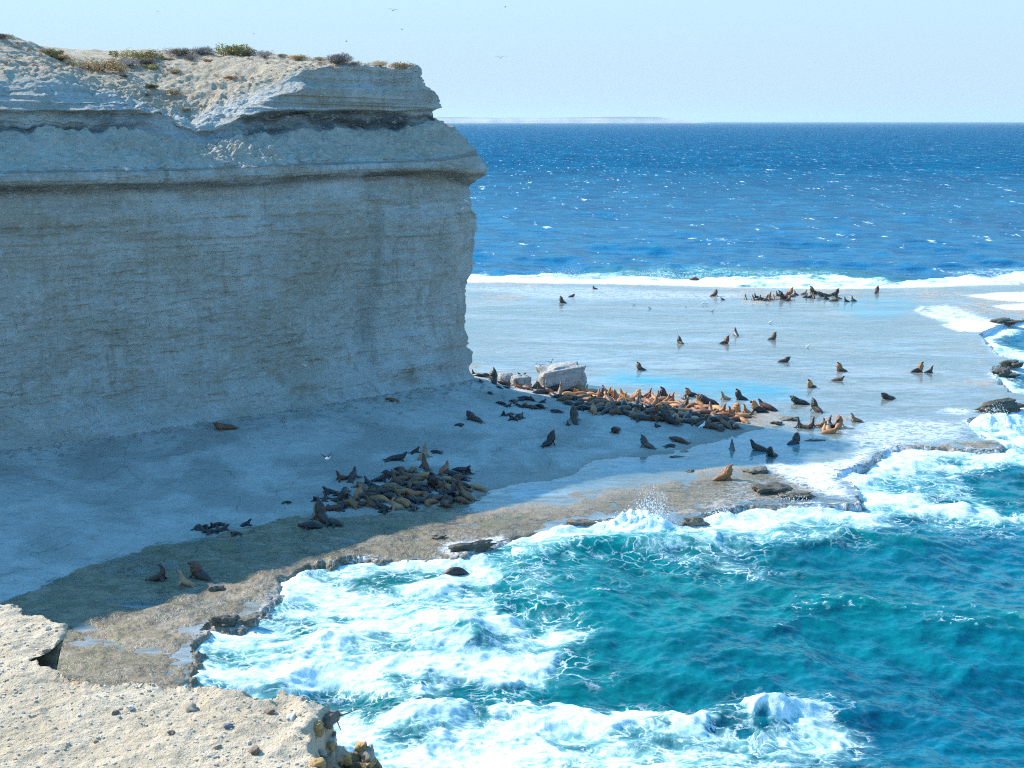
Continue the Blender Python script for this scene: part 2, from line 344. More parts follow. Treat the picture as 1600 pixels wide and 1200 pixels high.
def mat_ledge():
    t = NT('sandy_conglomerate'); p = t.pos()
    a = t.noise(p, 1.6, 6, .65); b = t.noise(p, 9, 6, .72); d = t.noise(p, 45, 4, .7)
    c = t.mix(t.ramp(a, .35, .65), (.62, .495, .345), (.52, .405, .27))
    c = t.mix(t.ramp(b, .52, .7, 0, .6), c, (.42, .32, .21))
    c = t.mix(t.ramp(b, .42, .3, 0, .55), c, (.68, .61, .49))
    c = t.mix(t.ramp(d, .60, .70, 0, .5), c, (.27, .20, .135))
    c = t.mix(t.ramp(t.noise(p, 22, 3, .6), .63, .70, 0, .5), c, (.23, .17, .12))
    v = t.n('TexVoronoi', ins={'Vector': p, 'Scale': 30.0, 'Randomness': 1.0})
    peb = t.ramp(v.outputs['Distance'], .18, .28, 1, 0)
    sel = t.math('GREATER_THAN', t.n('SeparateColor', ins={0: v.outputs['Color']}).outputs[0], .72)
    peb = t.math('MULTIPLY', peb, sel)
    pc = t.mix(t.n('SeparateColor', ins={0: v.outputs['Color']}).outputs[1], (.30, .24, .19), (.62, .60, .56))
    c = t.mix(t.math('MULTIPLY', peb, .7), c, pc)
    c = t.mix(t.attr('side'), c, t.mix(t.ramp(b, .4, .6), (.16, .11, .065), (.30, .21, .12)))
    h = t.math('ADD', t.math('MULTIPLY', b, .8), t.math('ADD', t.math('MULTIPLY', d, .35), t.math('MULTIPLY', peb, .3)))
    return t.done(t.principled(c, .95, t.bump(h, 1.0, .05), .15))

def mat_rock(name, c1, c2, c3, scale=1.0, rough=.85):
    t = NT(name); p = t.n('TexCoord').outputs['Object']
    a = t.noise(p, 1.5*scale, 6, .65); b = t.noise(p, 6*scale, 6, .7)
    c = t.mix(t.ramp(a, .35, .65), c1, c2); c = t.mix(t.ramp(b, .5, .68, 0, .8), c, c3)
    return t.done(t.principled(c, rough, t.bump(t.math('ADD', a, b), .7, .12/scale), .3))

def mat_fur(name, c1, c2, rough=.55):
    t = NT(name); p = t.n('TexCoord').outputs['Object']
    r = t.n('ObjectInfo').outputs['Random']
    a = t.noise(p, 3.0, 4, .6)
    c = t.mix(t.ramp(a, .35, .65), c1, c2)
    hsv = t.n('HueSaturation', ins={'Color': c, 'Value': t.math('MULTIPLY_ADD', r, .7, .65), 'Hue': t.math('MULTIPLY_ADD', r, .02, .49)}).outputs[0]
    f = t.noise(t.scaled(p, (4, 14, 14)), 2.5, 3, .6)
    return t.done(t.principled(hsv, rough, t.bump(f, .4, .03), .4))

def mat_flat(name, c, rough=.7):
    t = NT(name); p = t.n('TexCoord').outputs['Object']
    k = t.mix(t.ramp(t.noise(p, 9, 3), .35, .65), c, tuple(v*.75 for v in c))
    return t.done(t.principled(k, rough))

def mat_leaf(name, c1, c2):
    t = NT(name); p = t.n('TexCoord').outputs['Object']
    r = t.n('ObjectInfo').outputs['Random']
    c = t.mix(t.ramp(t.noise(p, 2.2, 3), .35, .65), c1, c2)
    c = t.n('HueSaturation', ins={'Color': c, 'Value': t.math('MULTIPLY_ADD', r, .5, .75)}).outputs[0]
    return t.done(t.principled(c, .85, None, .2))
# ------------------------------------------------------------------ the lie of the shore
A0 = np.array([-43.5, 101.7]); E = np.array([39.3, 33.3]); SC = float(np.linalg.norm(E)); E = E/SC
NIN = np.array([-E[1], E[0]])
BACK = np.array([-.89, .456])
def on_plane(px, py, d):
    r = ray(px, py); o = A0+NIN*d
    t = float(np.dot(o, NIN)/np.dot(r[:2], NIN)); q = np.array([0, 0, CAM_H])+r*t
    return q, float(np.dot(q[:2]-A0, E))

APRON_PX = [(-500, 1060), (-250, 1010), (0, 942), (60, 925), (78, 915), (84, 905), (160, 880), (240, 855), (330, 840), (400, 826), (450, 812), (520, 812), (640, 802),
            (740, 777), (770, 768), (850, 754), (905, 738), (960, 721), (1030, 714), (1095, 698), (1150, 686), (1195, 670), (1165, 652), (1090, 640), (1000, 627), (925, 618), (860, 607), (800, 600), (738, 586)]
ap = poly(APRON_PX)
APRON = np.vstack([ap, [[-30, 160], [-130, 130], [-130, 60]]])
REEF_PX = [(270, 1085), (285, 1065), (308, 1030), (300, 1005), (325, 975), (375, 985), (400, 962), (440, 930), (432, 908), (480, 885), (560, 872), (690, 874), (720, 870), (790, 850), (840, 832), (900, 817),
           (960, 812), (1060, 818), (1090, 803), (1160, 788), (1210, 790), (1270, 788), (1336, 784), (1340, 765), (1330, 752), (1308, 745), (1314, 732), (1344, 727), (1368, 712), (1376, 700), (1400, 697), (1460, 698), (1520, 701), (1556, 704), (1572, 697), (1556, 688),
           (1535, 683), (1512, 668), (1518, 655), (1545, 648), (1600, 632), (1640, 628), (1640, 618), (1580, 612), (1562, 600), (1554, 588), (1545, 575), (1562, 570), (1590, 566), (1556, 553), (1540, 536), (1531, 522), (1548, 514), (1560, 508), (1590, 502), (1640, 488), (1700, 470), (1760, 455),
           (1740, 438), (1600, 436), (1500, 440), (1400, 447), (1300, 448), (1200, 443), (1100, 440), (1000, 438), (900, 436), (800, 435), (700, 432), (500, 430)]
REEF = np.vstack([poly(REEF_PX), [[-140, 200], [-140, 30], [-40, 30], [-24, 45]]])
LAGOON = poly([(735, 560), (720, 470), (900, 470), (1100, 474), (1340, 478), (1420, 480), (1480, 520), (1520, 560), (1500, 620), (1440, 650), (1380, 655), (1300, 640), (1240, 625), (1190, 640), (1120, 632), (1040, 614), (940, 604), (860, 595), (790, 590)])
DEEP = poly([(905, 590), (960, 575), (1040, 582), (1130, 588), (1250, 598), (1280, 612), (1270, 628), (1200, 632), (1100, 628), (1020, 612), (930, 606)])
DEEP2 = poly([(1300, 470), (1420, 466), (1450, 476), (1400, 500), (1340, 500), (1310, 485)])
POOL = poly([(735, 800), (770, 770), (860, 752), (960, 722), (1040, 716), (1110, 696), (1160, 670), (1195, 668), (1290, 668), (1345, 690), (1320, 708), (1250, 722), (1130, 728), (1060, 735), (960, 758), (860, 778)])
DRY = [poly([(300, 960), (520, 850), (740, 805), (900, 785), (1060, 760), (1150, 745), (1230, 735), (1300, 770), (1200, 782), (1060, 806), (900, 812), (780, 840), (700, 865), (560, 866), (430, 900), (380, 960)]),
       poly([(1400, 690), (1560, 690), (1560, 702), (1380, 697)]), poly([(1170, 652), (1215, 645), (1240, 660), (1190, 668)])]
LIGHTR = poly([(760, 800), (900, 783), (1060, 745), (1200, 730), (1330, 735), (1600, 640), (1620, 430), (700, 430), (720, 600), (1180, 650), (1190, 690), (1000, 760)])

RIM = []
def line(pts, end):
    """level line of the cliff: (px, py, d inward), end = corner silhouette (px, py, d)"""
    out = []
    for px, py, d in pts+[end]:
        q, s = on_plane(px, py, d); out.append((s, d, q[2]))
    out.sort(); out = np.array(out)
    if end[2] > 6.3 and RIM:                               # the plateau ends along the hidden far side
        s1 = RIM[0]-.416*(end[2]-6.2); s1 = min(s1, out[-1, 0]); z1 = np.interp(s1, out[:, 0], out[:, 2]); out = out[out[:, 0] < s1-.3]; out = np.vstack([out, [s1, end[2], z1]])
    elif abs(end[2]-6.2) < .01: RIM.append(out[-1, 0])
    return out
L_base = [(-420, 772, -.8), (0, 705, -.8), (100, 694, -.8), (300, 662, -.8), (500, 634, -.8)]
base = line(L_base, (741, 592, -.5)); BASEZ = base[:, [0, 2]]; print('BASE', base)
def levels(X, Y):
    """height of rock, and the fields that describe it"""
    dap = sdf(X, Y, APRON); drf = sdf(X, Y, REEF); dlg = sdf(X, Y, LAGOON); dpl = sdf(X, Y, POOL)
    dry = np.maximum.reduce([sdf(X, Y, q) for q in DRY])
    ragged = drf + (.9*fbm2(X*.35, Y*.35, 40, 4)*ss(3, 14, np.abs(drf)+6) + .35*fbm2(X*1.3, Y*1.3, 44, 3))*(1-ss(165, 185, Y))
    z = .06*fbm2(X*.12, Y*.12, 3, 4)+.045*fbm2(X*.6, Y*.6, 9, 4)-.02
    z = z-.16*ss(-2, 5, dlg)-.22*ss(-1, 2.5, dpl)+.10*ss(-1.5, 1.5, dry)
    z = z+.12*ss(12, -12, X)*ss(105, 92, Y)
    lf = ss(8, -6, X)*ss(100, 90, Y); tr = .16*fbm2(X*.33, Y*.5, 23, 5, .58)
    z = z+lf*(np.round(tr/.07)*.07*.7+tr*.3)+lf*.05*np.maximum(fbm2(X*1.5, Y*1.5, 29, 4), 0)
    # apron: a smooth ramp up to the foot of the cliff
    a = np.maximum(dap+.5*fbm2(X*.12, Y*.12, 21, 4), 0)
    s = (X-A0[0])*E[0]+(Y-A0[1])*E[1]; dd = (X-A0[0])*NIN[0]+(Y-A0[1])*NIN[1]
    foot = np.maximum(-dd, 0)
    spit = ss(SC-2, SC+8, s)
    zb = np.interp(s, BASEZ[:, 0], BASEZ[:, 1]); fr = a/(a+foot+1e-6)
    rise = zb*fr**1.1*(1-spit)+spit*(1.0*(1-np.exp(-a/8)))
    z = z*np.exp(-a/3)+rise+.05*fbm2(X*.25, Y*.25, 60, 4)*ss(0, 3, a)+.03*fbm2(X*1.1, Y*1.1, 66, 3)*ss(0, 3, a)
    # seaward edge: a broken step of a metre or so
    rough = np.exp(-np.maximum(ragged, 0)/2.2)
    near = 1-ss(110, 170, Y)
    z = z+rough*(.10*fbm2(X*.9, Y*.9, 70, 5)-.06)*near
    drop = np.maximum(-ragged, 0)
    shelf = 1.05*ss(0, 1.3, drop)+.30*drop
    z = z-shelf
    strat = np.round(z/.22)*.22
    z = np.where(drop > 0, .55*strat+.45*z+.10*fbm2(X*1.6, Y*1.6, 80, 4), z)
    z = np.where(Y > 175, np.where(ragged < 0, np.minimum(z, -2.2), z), z)
    return np.maximum(z, -7), dap, drf, dlg, dpl, ragged

def zone(X, Y, pts, soft, z=-.75):
    return ss(-soft, soft, sdf(X, Y, poly(pts, z)))

# polar tessellation, finer near the shore
def polar(rs, th):
    r, a = np.meshgrid(rs, th, indexing='ij'); return r*np.sin(a), r*np.cos(a)
dep = np.linspace(R(34.5), R(5.6), 820); rs = CAM_H/np.tan(dep)
th = np.linspace(R(-42), R(36), 1100)
GX, GY = polar(rs, th)
GZ, DAP, DRF, DLG, DPL, RAG = levels(GX, GY)
WASH = [([(700, 426), (900, 434), (1100, 440), (1300, 446), (1450, 444), (1620, 432), (1620, 442), (1450, 449), (1300, 452), (1100, 448), (1000, 445), (880, 443), (700, 441)], 2.5, .85),
        ([(700, 445), (900, 446), (1060, 452), (1180, 458), (1160, 470), (1000, 471), (860, 470), (700, 452)], 5, .34),
        ([(1430, 488), (1445, 478), (1480, 475), (1560, 500), (1580, 510), (1500, 512), (1450, 498)], 2.5, .5),
        ([(1428, 486), (1440, 477), (1446, 480), (1436, 487), (1480, 497), (1560, 502), (1590, 505), (1580, 511), (1500, 503), (1450, 495)], 1.2, .8),
        ([(1472, 508), (1500, 503), (1560, 504), (1600, 512), (1560, 520), (1500, 518)], 2, .9),
        ([(1505, 462), (1560, 457), (1640, 455), (1640, 475), (1560, 470)], 2, .8),
        ([(1550, 478), (1640, 472), (1640, 486), (1570, 484)], 2, .9),
        ([(1530, 520), (1560, 528), (1600, 548), (1640, 560), (1560, 556), (1540, 540)], 1.5, .5),
        ([(1310, 680), (1340, 655), (1400, 650), (1480, 655), (1530, 660), (1520, 690), (1420, 700), (1370, 702), (1330, 705)], 3, .42),
        ([(1190, 725), (1300, 722), (1350, 700), (1372, 700), (1345, 730), (1310, 745), (1335, 780), (1290, 775), (1230, 752)], 2, .68),
        ([(1150, 745), (1230, 752), (1290, 775), (1200, 790), (1060, 812), (960, 812), (1000, 800), (1080, 790)], 1.5, .25),
        ([(690, 852), (780, 838), (800, 846), (720, 872), (690, 868)], 1.2, .6),
        ([(300, 1000), (340, 985), (420, 975), (470, 900), (520, 878), (540, 872), (440, 905), (400, 950), (300, 980)], 2.5, .42),
        ([(200, 960), (300, 935), (420, 900), (480, 880), (440, 930), (330, 970), (250, 1000)], 3, .20),
        ([(470, 850), (640, 830), (700, 850), (560, 868), (440, 905)], 3, .18),
        ([(1450, 645), (1480, 636), (1530, 640), (1510, 650)], 1.2, .5)]
WF = np.zeros_like(GX)
for pts, soft, k in WASH: WF = np.maximum(WF, k*zone(GX, GY, pts, soft, 0))
WF = np.maximum(WF, .55*np.exp(-np.maximum(RAG, 0)/1.0)*(GX > -12)*ss(-.3, .1, RAG+.4)*(.6+.6*fbm2(GX*.2, GY*.2, 90, 3)))
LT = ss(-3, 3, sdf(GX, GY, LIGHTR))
DAMP = 1-ss(0, 3.0, DAP+1.2*fbm2(GX*.2, GY*.2, 99, 3)); DAMP = DAMP*ss(-10, 10, GX+18)
EDGE = ss(.3, 1.2, -RAG)*.85*(1-ss(170, 190, GY))
m_shore = mat_shore()
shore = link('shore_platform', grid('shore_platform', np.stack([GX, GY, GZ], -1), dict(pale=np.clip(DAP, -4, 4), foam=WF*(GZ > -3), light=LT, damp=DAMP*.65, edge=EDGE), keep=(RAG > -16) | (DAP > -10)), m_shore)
tag(shore, kind='structure')
# water lying over the reef, same tessellation, sheet at z = 0
ripple = .012*fbm2(GX*.8, GY*1.4, 200, 3)
SH = np.clip(ss(-2, 5, sdf(GX, GY, DEEP))+.8*ss(-3, 3, sdf(GX, GY, DEEP2))+.5*ss(-1.5, 1.5, DPL)*(GX > 0), 0, 1)
keep = (GZ < .03) & (RAG > .15) & (DAP < 2)
keep[1:-1, 1:-1] |= keep[:-2, 1:-1] | keep[2:, 1:-1] | keep[1:-1, :-2] | keep[1:-1, 2:]
SZ = 0.0+ripple+.04*WF
sheet = link('shallow_water', grid('shallow_water', np.stack([GX, GY, SZ], -1), dict(deep=SH, foam=WF), keep=keep), mat_sheet())
tag(sheet, kind='structure')

# sea bed far below so nothing shows through, and one sheet to the horizon
def fft_tile(L, N, seed, wind, V, amp, cuts):
    g = np.random.default_rng(seed); k1 = 2*np.pi*np.fft.fftfreq(N, L/N)
    kx, ky = np.meshgrid(k1, k1, indexing='xy'); k = np.hypot(kx, ky); k[0, 0] = 1
    Lw = V*V/9.81; w = np.array(wind)/np.hypot(*wind)
    c = (kx*w[0]+ky*w[1])/k
    P = np.exp(-1/(k*Lw)**2)/k**4*(.15+.85*np.abs(c)**2)*np.exp(-(k*.05)**2); P[0, 0] = 0
    h = (g.normal(size=(N, N))+1j*g.normal(size=(N, N)))*np.sqrt(P)
    full = np.real(np.fft.ifft2(h)); s = amp/full.std(); out = []
    for cut in cuts:
        f = h*np.exp(-(k*cut/2.2)**2)*s
        out.append(np.stack([np.real(np.fft.ifft2(f)), np.real(np.fft.ifft2(-1j*kx/k*f)), np.real(np.fft.ifft2(-1j*ky/k*f))], 0))
    return out
CUTS = [.05, .3, .8, 2.0, 5.0, 14.0]
T1 = fft_tile(118., 512, 3, (-.55, -.83), 7.5, .30, CUTS)
T2 = fft_tile(71., 512, 8, (.35, -.94), 4.5, .13, CUTS)
T3 = fft_tile(29., 512, 15, (-.9, -.45), 2.6, .075, CUTS)
def samp(T, L, X, Y, lev):
    N = T[0].shape[1]; u = (X/L % 1)*N; v = (Y/L % 1)*N
    i = np.floor(u).astype(int); j = np.floor(v).astype(int); fu, fv = u-i, v-j; i %= N; j %= N; i2, j2 = (i+1) % N, (j+1) % N
    l0 = np.clip(np.floor(lev).astype(int), 0, len(T)-1); l1 = np.minimum(l0+1, len(T)-1); fl = np.clip(lev-l0, 0, 1)
    A = np.stack(T, 0); out = []
    for c in range(3):
        def b(l): return (A[l, c, j, i]*(1-fu)+A[l, c, j, i2]*fu)*(1-fv)+(A[l, c, j2, i]*(1-fu)+A[l, c, j2, i2]*fu)*fv
        out.append(b(l0)*(1-fl)+b(l1)*fl)
    return out
SEA = -.75
sdep = np.concatenate([np.linspace(R(37), R(1.5), 1150), np.geomspace(R(1.45), R(.018), 110)]); srs = CAM_H/np.tan(sdep)
sth = np.linspace(R(-44), R(38), 1150)
SX, SY = polar(srs, sth)
sp_r = np.gradient(srs)[:, None]*np.ones_like(SX)
lev = np.interp(np.maximum(sp_r*.8, srs[:, None]*(sth[1]-sth[0])), CUTS, range(len(CUTS)))
h1, dx1, dy1 = samp(T1, 118., SX, SY, lev)
ca, sa = math.cos(.6), math.sin(.6)
h2, dx2, dy2 = samp(T2, 71., SX*ca+SY*sa, -SX*sa+SY*ca, lev)
h3, dx3, dy3 = samp(T3, 29., SX*sa+SY*ca, -SX*ca+SY*sa, lev)
h2 = h2+h3; pass
sdr = sdf(SX, SY, REEF)                                   # negative out at sea
calm = ss(0, 7, -sdr)*.75+.25
# long swell running in
sw = .32*np.sin((SX*.42+SY*.91)*2*np.pi/21+2.0*fbm2(SX*.03, SY*.03, 300, 2))*ss(0, 25, -sdr)
fade = 1-ss(1200, 4000, srs)[:, None]
SZ2 = SEA+fade*(calm*(h1+h2)+sw*(1-ss(200, 500, srs)[:, None]))
FOAMS = [([(275, 1085), (300, 1030), (330, 1000), (430, 930), (430, 905), (500, 872), (560, 866), (620, 866), (700, 878), (790, 892), (835, 930), (870, 975), (925, 1010), (912, 1050), (860, 1080), (760, 1092), (640, 1088), (560, 1078), (500, 1065), (400, 1085)], 1.3, .86),
         ([(430, 935), (500, 872), (620, 868), (700, 880), (790, 895), (810, 915), (720, 925), (620, 920), (520, 950), (470, 985), (400, 990)], 1.8, .98),
         ([(330, 1010), (420, 985), (620, 1010), (760, 1035), (880, 1020), (900, 1045), (760, 1075), (560, 1060), (420, 1075), (330, 1065)], 2.0, .85),
         ([(800, 870), (870, 905), (920, 960), (935, 1010), (900, 1020), (860, 960), (820, 915), (770, 890)], 1.2, .45),
         ([(500, 1112), (600, 1103), (700, 1103), (790, 1122), (850, 1108), (920, 1115), (990, 1125), (1060, 1105), (1140, 1122), (1230, 1095), (1300, 1122), (1310, 1230), (480, 1260)], .9, .76),
         ([(520, 1118), (640, 1108), (760, 1125), (860, 1118), (1000, 1130), (1030, 1160), (960, 1240), (520, 1260)], 1.5, .82),
         ([(700, 878), (790, 852), (870, 828), (960, 806), (1060, 815), (1160, 783), (1280, 780), (1345, 770), (1360, 800), (1300, 822), (1190, 838), (1110, 858), (1040, 828), (960, 832), (900, 850), (820, 858), (760, 890), (720, 890)], 1.3, .86),
         ([(860, 860), (960, 835), (1060, 840), (1130, 858), (1180, 870), (1220, 900), (1130, 900), (1040, 878), (930, 870)], 2.0, .38),
         ([(1190, 780), (1340, 775), (1330, 730), (1375, 698), (1500, 698), (1640, 690), (1640, 740), (1520, 738), (1495, 768), (1530, 788), (1640, 800), (1640, 815), (1450, 818), (1380, 812), (1330, 826), (1290, 836), (1200, 832)], 1.8, .78),
         ([(1340, 735), (1400, 700), (1500, 700), (1560, 712), (1480, 730), (1420, 745), (1400, 780), (1350, 790)], 2.0, .95),
         ([(1380, 815), (1640, 808), (1640, 835), (1500, 850), (1400, 840), (1300, 845)], 3.0, .30),
         ([(1510, 650), (1560, 645), (1640, 640), (1640, 700), (1560, 700), (1510, 668)], 1.5, .85),
         ([(1555, 598), (1600, 610), (1640, 612), (1640, 625), (1570, 616)], 1.0, .7),
         ([(1530, 550), (1580, 545), (1640, 565), (1640, 575), (1580, 565)], 1.5, .8), ([(1540, 515), (1640, 490), (1640, 500), (1560, 525)], 1.5, .8),
         ([(700, 427), (860, 430), (1000, 432), (1080, 436), (1200, 440), (1260, 432), (1330, 434), (1400, 443), (1500, 436), (1640, 428), (1700, 440), (1640, 450), (1300, 455), (700, 450)], 2.5, .88),
         ([(950, 422), (1100, 420), (1280, 424), (1380, 438), (1100, 440), (960, 434)], 5, .34),
         ([(1480, 425), (1640, 415), (1640, 435), (1480, 440)], 6, .4),
         ([(1060, 1085), (1200, 1070), (1400, 1090), (1430, 1130), (1250, 1110), (1100, 1110)], 2, .12)]
FM = np.zeros_like(SX); sel = srs < 330; sx, sy = SX[sel], SY[sel]
wa = np.where(sy < 130, 2.2, 1.3)
wx = sx+wa*fbm2(sx*.16, sy*.16, 400, 5, .6); wy = sy+wa*fbm2(sx*.16, sy*.16, 420, 5, .6)
f = np.zeros_like(sx)
for pts, soft, k in FOAMS:
    dz_ = sdf(wx, wy, poly(pts, SEA)); f = np.maximum(f, np.maximum(k*ss(-soft, soft, dz_), .40*k*ss(-soft-3.2, soft, dz_)))
f = np.maximum(f, 1.0*np.exp(-np.maximum(-sdr[sel]-1.5*(sx > 0), 0)/np.where(sx > 0, np.where(sx > 38, .9, 3.6), 1.2)*(1+.5*fbm2(sx*.1, sy*.1, 433, 3)))*(sx > -30))
f = f*(.86+.34*fbm2(sx*.22-.1*sy, sy*.45, 440, 5, .6))
FM[sel] = f
SHL = .62*np.exp(-np.maximum(-sdr, 0)/38.)*(1-ss(150, 240, SY))+.85*zone(SX, SY, [(940, 418), (1060, 422), (1240, 418), (1400, 430), (1400, 446), (940, 440)], 8, SEA)
SHL = np.clip(SHL+FM*.5+.18*fbm2(SX*.03, SY*.05, 460, 3)*(SY < 200), 0, 1)
SHL = np.maximum(SHL, (.68+.2*ss(20, -10, SX-10))*ss(150, 100, SY)+.30*fbm2(SX*.05, SY*.05, 461, 3)*ss(150, 100, SY))
SHL = np.clip(np.where(SY < 160, SHL+.38*ss(25, -25, SX-8)*ss(120, 70, SY), SHL), 0, 1)
# surf heaped up where it breaks
surf = np.zeros_like(SX)
surf[sel] = .8*(zone(wx, wy, FOAMS[15][0], 2.0, SEA))*np.clip(.35+.9*fbm2(sx*.07, sy*.02, 500, 3)+.25*fbm2(sx*.5, sy*.5, 505, 3), 0, 1.3)
surf[sel] += .5*ss(.45, 1, f)*(.25+.5*np.abs(fbm2(sx*.22, sy*.30, 510, 4))+.15*fbm2(sx*1.2, sy*1.2, 520, 3))*(sy < 170)
# the breaker at the foot of the reef
def ridge(px, py, L, W, H, ang):
    c = G(px, py, SEA); u = (SX-c[0])*math.cos(ang)+(SY-c[1])*math.sin(ang); v = -(SX-c[0])*math.sin(ang)+(SY-c[1])*math.cos(ang)
    return H*np.exp(-(u/L)**2)*np.exp(-(v/W)**2)
WV = ridge(1000, 862, 7, 2.0, 1.0, .1)+ridge(1330, 850, 12, 2.6, 1.0, .05)+ridge(880, 868, 4, 1.6, .6, .5)+ridge(700, 985, 4, 1.8, .8, -.8)+ridge(1180, 1118, 8, 1.4, .8, .1)+ridge(760, 1112, 5, 1.1, .6, .0)
_c = G(1003, 838, SEA); BR = 1.15*np.exp(-((SX-_c[0])/2.3)**4)*np.exp(-((SY-_c[1])/1.3)**2)+ridge(955, 836, 2.0, .9, .8, .1)+ridge(1555, 674, 3.0, 1.5, 1.5, .1)+ridge(1250, 800, 3.5, .9, .7, .1)+ridge(1130, 822, 2.2, .8, .7, .1)+ridge(870, 842, 2.2, .8, .6, .3)
BR = BR*(1+.20*fbm2(SX*.9, SY*.9, 530, 3))+ss(.1, 1, BR)*.16*fbm2(SX*3, SY*3, 533, 4)
FM = np.maximum(FM, np.clip(BR*1.8, 0, 1.05))
SZ2 = SZ2+np.minimum(surf, 1.8)+BR+WV+(.28+.30*ss(8, -4, SX))*np.exp(-np.maximum(-sdr, 0)/2.4)*(SX > -25)-1.6*ss(-.6, 1.6, sdr)*(SY < 180)
crest = np.clip((SZ2-SEA-.35)*1.1, 0, 1)*(SY < 200)
slope_cap = np.clip((h1+h2-.62)*4, 0, 1)*ss(60, 200, srs)[:, None]*(1-ss(300, 900, srs)[:, None])*ss(-.1, .35, fbm2(SX*.7, SY*1.1, 600, 4))
slope_cap += .8*np.clip((h1+h2-.52)*5, 0, 1)*(SY < 110)*ss(.15, .4, fbm2(SX*2.3, SY*3.0, 620, 4))
SXd = SX-.75*fade*calm*(dx1+dx2); SYd = SY-.75*fade*calm*(dy1+dy2)
sea = link('sea', grid('sea', np.stack([SXd, SYd, SZ2], -1), dict(foam=FM, shallow=SHL, crest=crest, cap=np.clip(slope_cap, 0, 1)), keep=(sdr < 5) | ((SY > 180) & (sdr < 9))), mat_sea())
tag(sea, kind='structure')
sea_h = SZ2
def ground_z(x, y):
    """height of shore or water film under a point"""
    a = math.atan2(x, y); r = math.hypot(x, y)
    j = min(max(int(round((a-th[0])/(th[1]-th[0]))), 0), len(th)-1); d = math.atan2(CAM_H, r)
    i = min(max(int(round((d-dep[0])/(dep[1]-dep[0]))), 0), len(dep)-1)
    return float(GZ[i, j])
def hit(px, py, dz=0.0):
    z = 0.0
    for _ in range(12):
        q = G(px, py, z+dz); z = ground_z(q[0], q[1]) if sdf(np.array([q[0]]), np.array([q[1]]), REEF)[0] > -1 else SEA+.2
    return Vector(G(px, py, z))

